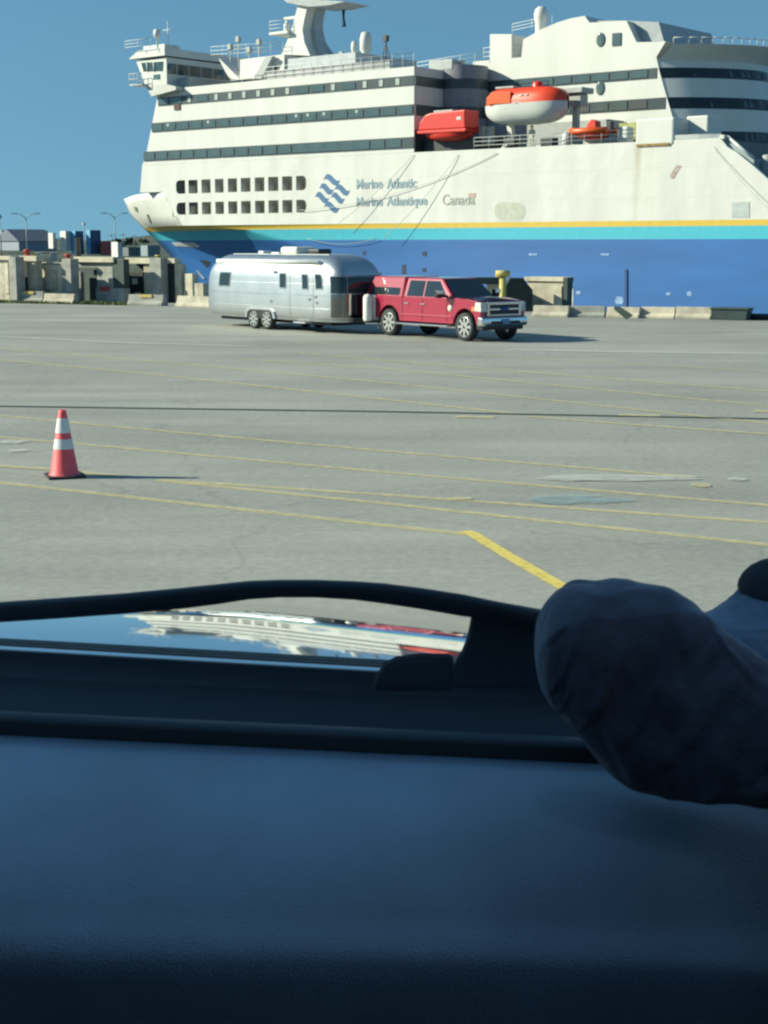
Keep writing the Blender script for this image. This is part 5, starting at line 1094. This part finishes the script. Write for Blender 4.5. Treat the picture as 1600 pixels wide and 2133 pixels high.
wall('floor_pan', [Vector((bl.x, bl.y, zf)), Vector((br.x, br.y, zf)), Vector((br.x, br.y, zf)) - HEAD * 2.9, Vector((bl.x, bl.y, zf)) - HEAD * 2.9])
wall('firewall', [Vector((bl.x, bl.y, zf)), Vector((br.x, br.y, zf)), br - Vector((0, 0, .03)), bl - Vector((0, 0, .03))])
rebase(car)

# ------------------------------------------------------------------ feet in socks on the dash
def sock_mat(name, col):
    m = mat(name, col, .95, var=.22, scale=26, detail=5); n = m.node_tree; L = n.links; b = n.nodes['Principled BSDF']; b.inputs['Sheen Weight'].default_value = .6; b.inputs['Sheen Roughness'].default_value = .4; b.inputs['Specular IOR Level'].default_value = .1
    tc = n.nodes.new('ShaderNodeTexCoord'); n1 = n.nodes.new('ShaderNodeTexNoise'); n1.inputs['Scale'].default_value = 26; n1.inputs['Detail'].default_value = 3; L.new(tc.outputs['Object'], n1.inputs['Vector'])
    n2 = n.nodes.new('ShaderNodeTexNoise'); n2.inputs['Scale'].default_value = 700; L.new(tc.outputs['Object'], n2.inputs['Vector'])
    a = n.nodes.new('ShaderNodeBump'); a.inputs['Strength'].default_value = .5; a.inputs['Distance'].default_value = .012; L.new(n1.outputs['Fac'], a.inputs['Height'])
    c = n.nodes.new('ShaderNodeBump'); c.inputs['Strength'].default_value = .4; c.inputs['Distance'].default_value = .002; L.new(n2.outputs['Fac'], c.inputs['Height']); L.new(a.outputs[0], c.inputs['Normal']); L.new(c.outputs[0], b.inputs['Normal']); return m
SOCK = sock_mat('sock_grey', (.18, .165, .195)); SOCK2 = sock_mat('sock_blue_grey', (.24, .28, .36))
def ft(px, py, Y, rpx): p = atY(px, py, Y); return (tuple(p), rpx / F * Y)
pr = thing('person', 'person resting two feet in dark grey socks on the dashboard', 'person', (1.1, .55, 2.1))
D0 = 1.22
def catmull(P, n):
    P = [P[0]] + P + [P[-1]]; out = []
    for i in range(1, len(P) - 2):
        for k in range(n):
            t = k / n; a, b, c, d = P[i - 1], P[i], P[i + 1], P[i + 2]
            out.append(.5 * ((2 * b) + (c - a) * t + (2 * a - 5 * b + 4 * c - d) * t * t + (3 * b - a - 3 * c + d) * t ** 3))
    return out + [P[-2]]
def sock(name, secs, m, seed, kd=.9):
    """sections: one edge, other edge (photo directions), distance, depth half width in m"""
    vals = [Vector((*atY(a, b, Y), )).to_tuple() + atY(c, d, Y).to_tuple() + (hw,) for a, b, c, d, Y, hw in secs]
    A = catmull([Vector(v[:3]) for v in vals], 10); B = catmull([Vector(v[3:6]) for v in vals], 10); H = catmull([Vector((v[6], 0, 0)) for v in vals], 10)
    rows = []; rnd = random.Random(seed); NK = 72; NI = len(A)
    folds = [(rnd.uniform(.42, 1.0), rnd.uniform(-.35, .35), rnd.uniform(.05, .75), rnd.uniform(.12, .32), rnd.uniform(.0012, .003), rnd.uniform(.012, .024)) for _ in range(26)]
    for i, (a, b, h) in enumerate(zip(A, B, H)):
        c = (a + b) / 2; ax = (b - a) / 2; row = []
        for k in range(NK):
            t = 2 * math.pi * k / NK; ca, sa = math.cos(t), math.sin(t)
            p = c + ax * math.copysign(abs(ca) ** .85, ca) + Vector((0, h.x * math.copysign(abs(sa) ** .9, sa), 0))
            rg = 1 - abs(noise.noise(Vector((p.x * 38 + p.z * 14, p.y * 10, p.z * 9)) + Vector((seed, 7, 1)))) * 2
            w_ = rg * .002 + noise.noise(p * 22 + Vector((seed, 0, 0))) * .0022 + noise.noise(Vector((p.x * 60, p.y * 60, p.z * 14)) + Vector((seed, 3, 0))) * .0012
            ui = i / NI; uk = k / NK
            for k0, sl, i0, ln, am, wd in folds:
                du = (ui - i0) / ln
                if 0 < du < 1:
                    dk = uk - (k0 + sl * (du - .5) + .03 * math.sin(du * 5)); w_ += am * math.sin(du * math.pi) * (math.exp(-(dk / wd) ** 2) - .7 * math.exp(-((dk - wd * 1.6) / wd) ** 2))
            row.append(p + (p - c).normalized() * w_)
        rows.append(row)
    q = MB(); q.grid(rows, close=True); q.add(rows[0], [tuple(range(NK))], 0, True); q.add(rows[-1], [tuple(range(NK))[::-1]], 0, True)
    return q.build(name, m, pr, sub=1)
s1_ = sock('sock', [(1117, 1335, 1116, 1372, D0 + .05, .012), (1122, 1300, 1122, 1410, D0 + .05, .028), (1140, 1262, 1134, 1448, D0 + .045, .038), (1175, 1230, 1166, 1482, D0 + .04, .045), (1225, 1214, 1205, 1525, D0 + .03, .048), (1300, 1211, 1252, 1580, D0 + .02, .047),
    (1365, 1221, 1308, 1636, D0 + .005, .044), (1430, 1250, 1375, 1658, D0 - .01, .043), (1500, 1303, 1460, 1664, D0 - .03, .045), (1600, 1386, 1575, 1668, D0 - .06, .047), (1720, 1460, 1700, 1700, D0 - .10, .05), (2050, 1600, 2000, 1900, D0 - .25, .06)], SOCK, 3)
D1 = D0 + .09
S2 = [(1628, 1176, 1652, 1176, D1 + .03, .012), (1590, 1184, 1700, 1184, D1 + .03, .030), (1560, 1206, 1740, 1210, D1 + .03, .038), (1542, 1238, 1775, 1246, D1 + .025, .044), (1500, 1270, 1800, 1300, D1 + .015, .046), (1458, 1300, 1830, 1390, D1, .046), (1450, 1380, 1880, 1480, D1 - .02, .046), (1560, 1560, 1950, 1560, D1 - .05, .05), (1800, 1700, 2150, 1660, D1 - .12, .055)]
s2_ = sock('sock', S2, SOCK2, 11)
def toe():
    rows = []
    for a, b, c, d, Y, hw in [(1628, 1166, 1654, 1166, D1 + .03, .01), (1578, 1175, 1712, 1175, D1 + .03, .038), (1546, 1198, 1757, 1203, D1 + .03, .048), (1534, 1228, 1786, 1236, D1 + .028, .054), (1545, 1236, 1776, 1246, D1 + .028, .05)]:
        A, B = atY(a, b, Y), atY(c, d, Y); cc = (A + B) / 2; ax = (B - A) / 2
        rows.append([cc + ax * math.cos(2 * math.pi * k / 32) + Vector((0, hw * math.sin(2 * math.pi * k / 32), 0)) for k in range(32)])
    q = MB(); q.grid(rows, close=True); q.add(rows[0], [tuple(range(32))], 0, True); return q.build('toe_cap', mat('toe_black', (.02, .022, .03), .9), s2_, sub=1)
toe()
legs = MB()
for a, b in ((ft(1975, 1690, D1 - .12, 190), 0), (ft(2025, 1750, D0 - .25, 170), 0)):
    p = Vector(a[0]); legs.tube([p, p + Vector((.15, -.15, .03)), p + Vector((.3, -.55, .02))], [a[1] * .95, .1, .11], 14)
legs.build('trousers', mat('trouser_navy', (.02, .025, .04), .9), pr)
for ch in pr.children:
    ch.data.transform(Matrix.Translation(-Vector(pr.location)))
    for g_ in ch.children: g_.data.transform(Matrix.Translation(-Vector(pr.location)))

# unseen trailer added on the left to keep the low sun off the dashboard
lo = thing('added_shade_trailer', 'unseen grey trailer added to keep the sun off the dashboard', 'trailer', (-3.4, -3.5, 0))
MB().box(-1.25, 1.25, -6.5, 6.3, 1.15, 4.45).build('box_body', CWG, lo, .04); MB().box(-1.1, 1.1, -6.3, 6.0, .8, 1.14).build('chassis', DARK, lo)
for y in (-4.6, -3.3, 4.6):
    for sd in (-1, 1): wheel_o = MB().lathe([(.3, -.14), (.48, -.14), (.5, -.1), (.5, .1), (.48, .14), (.3, .14), (.001, .1)], seg=24, axis='X').build('wheel', RUBBER, lo); wheel_o.location = (sd * 1.0, y, .5)
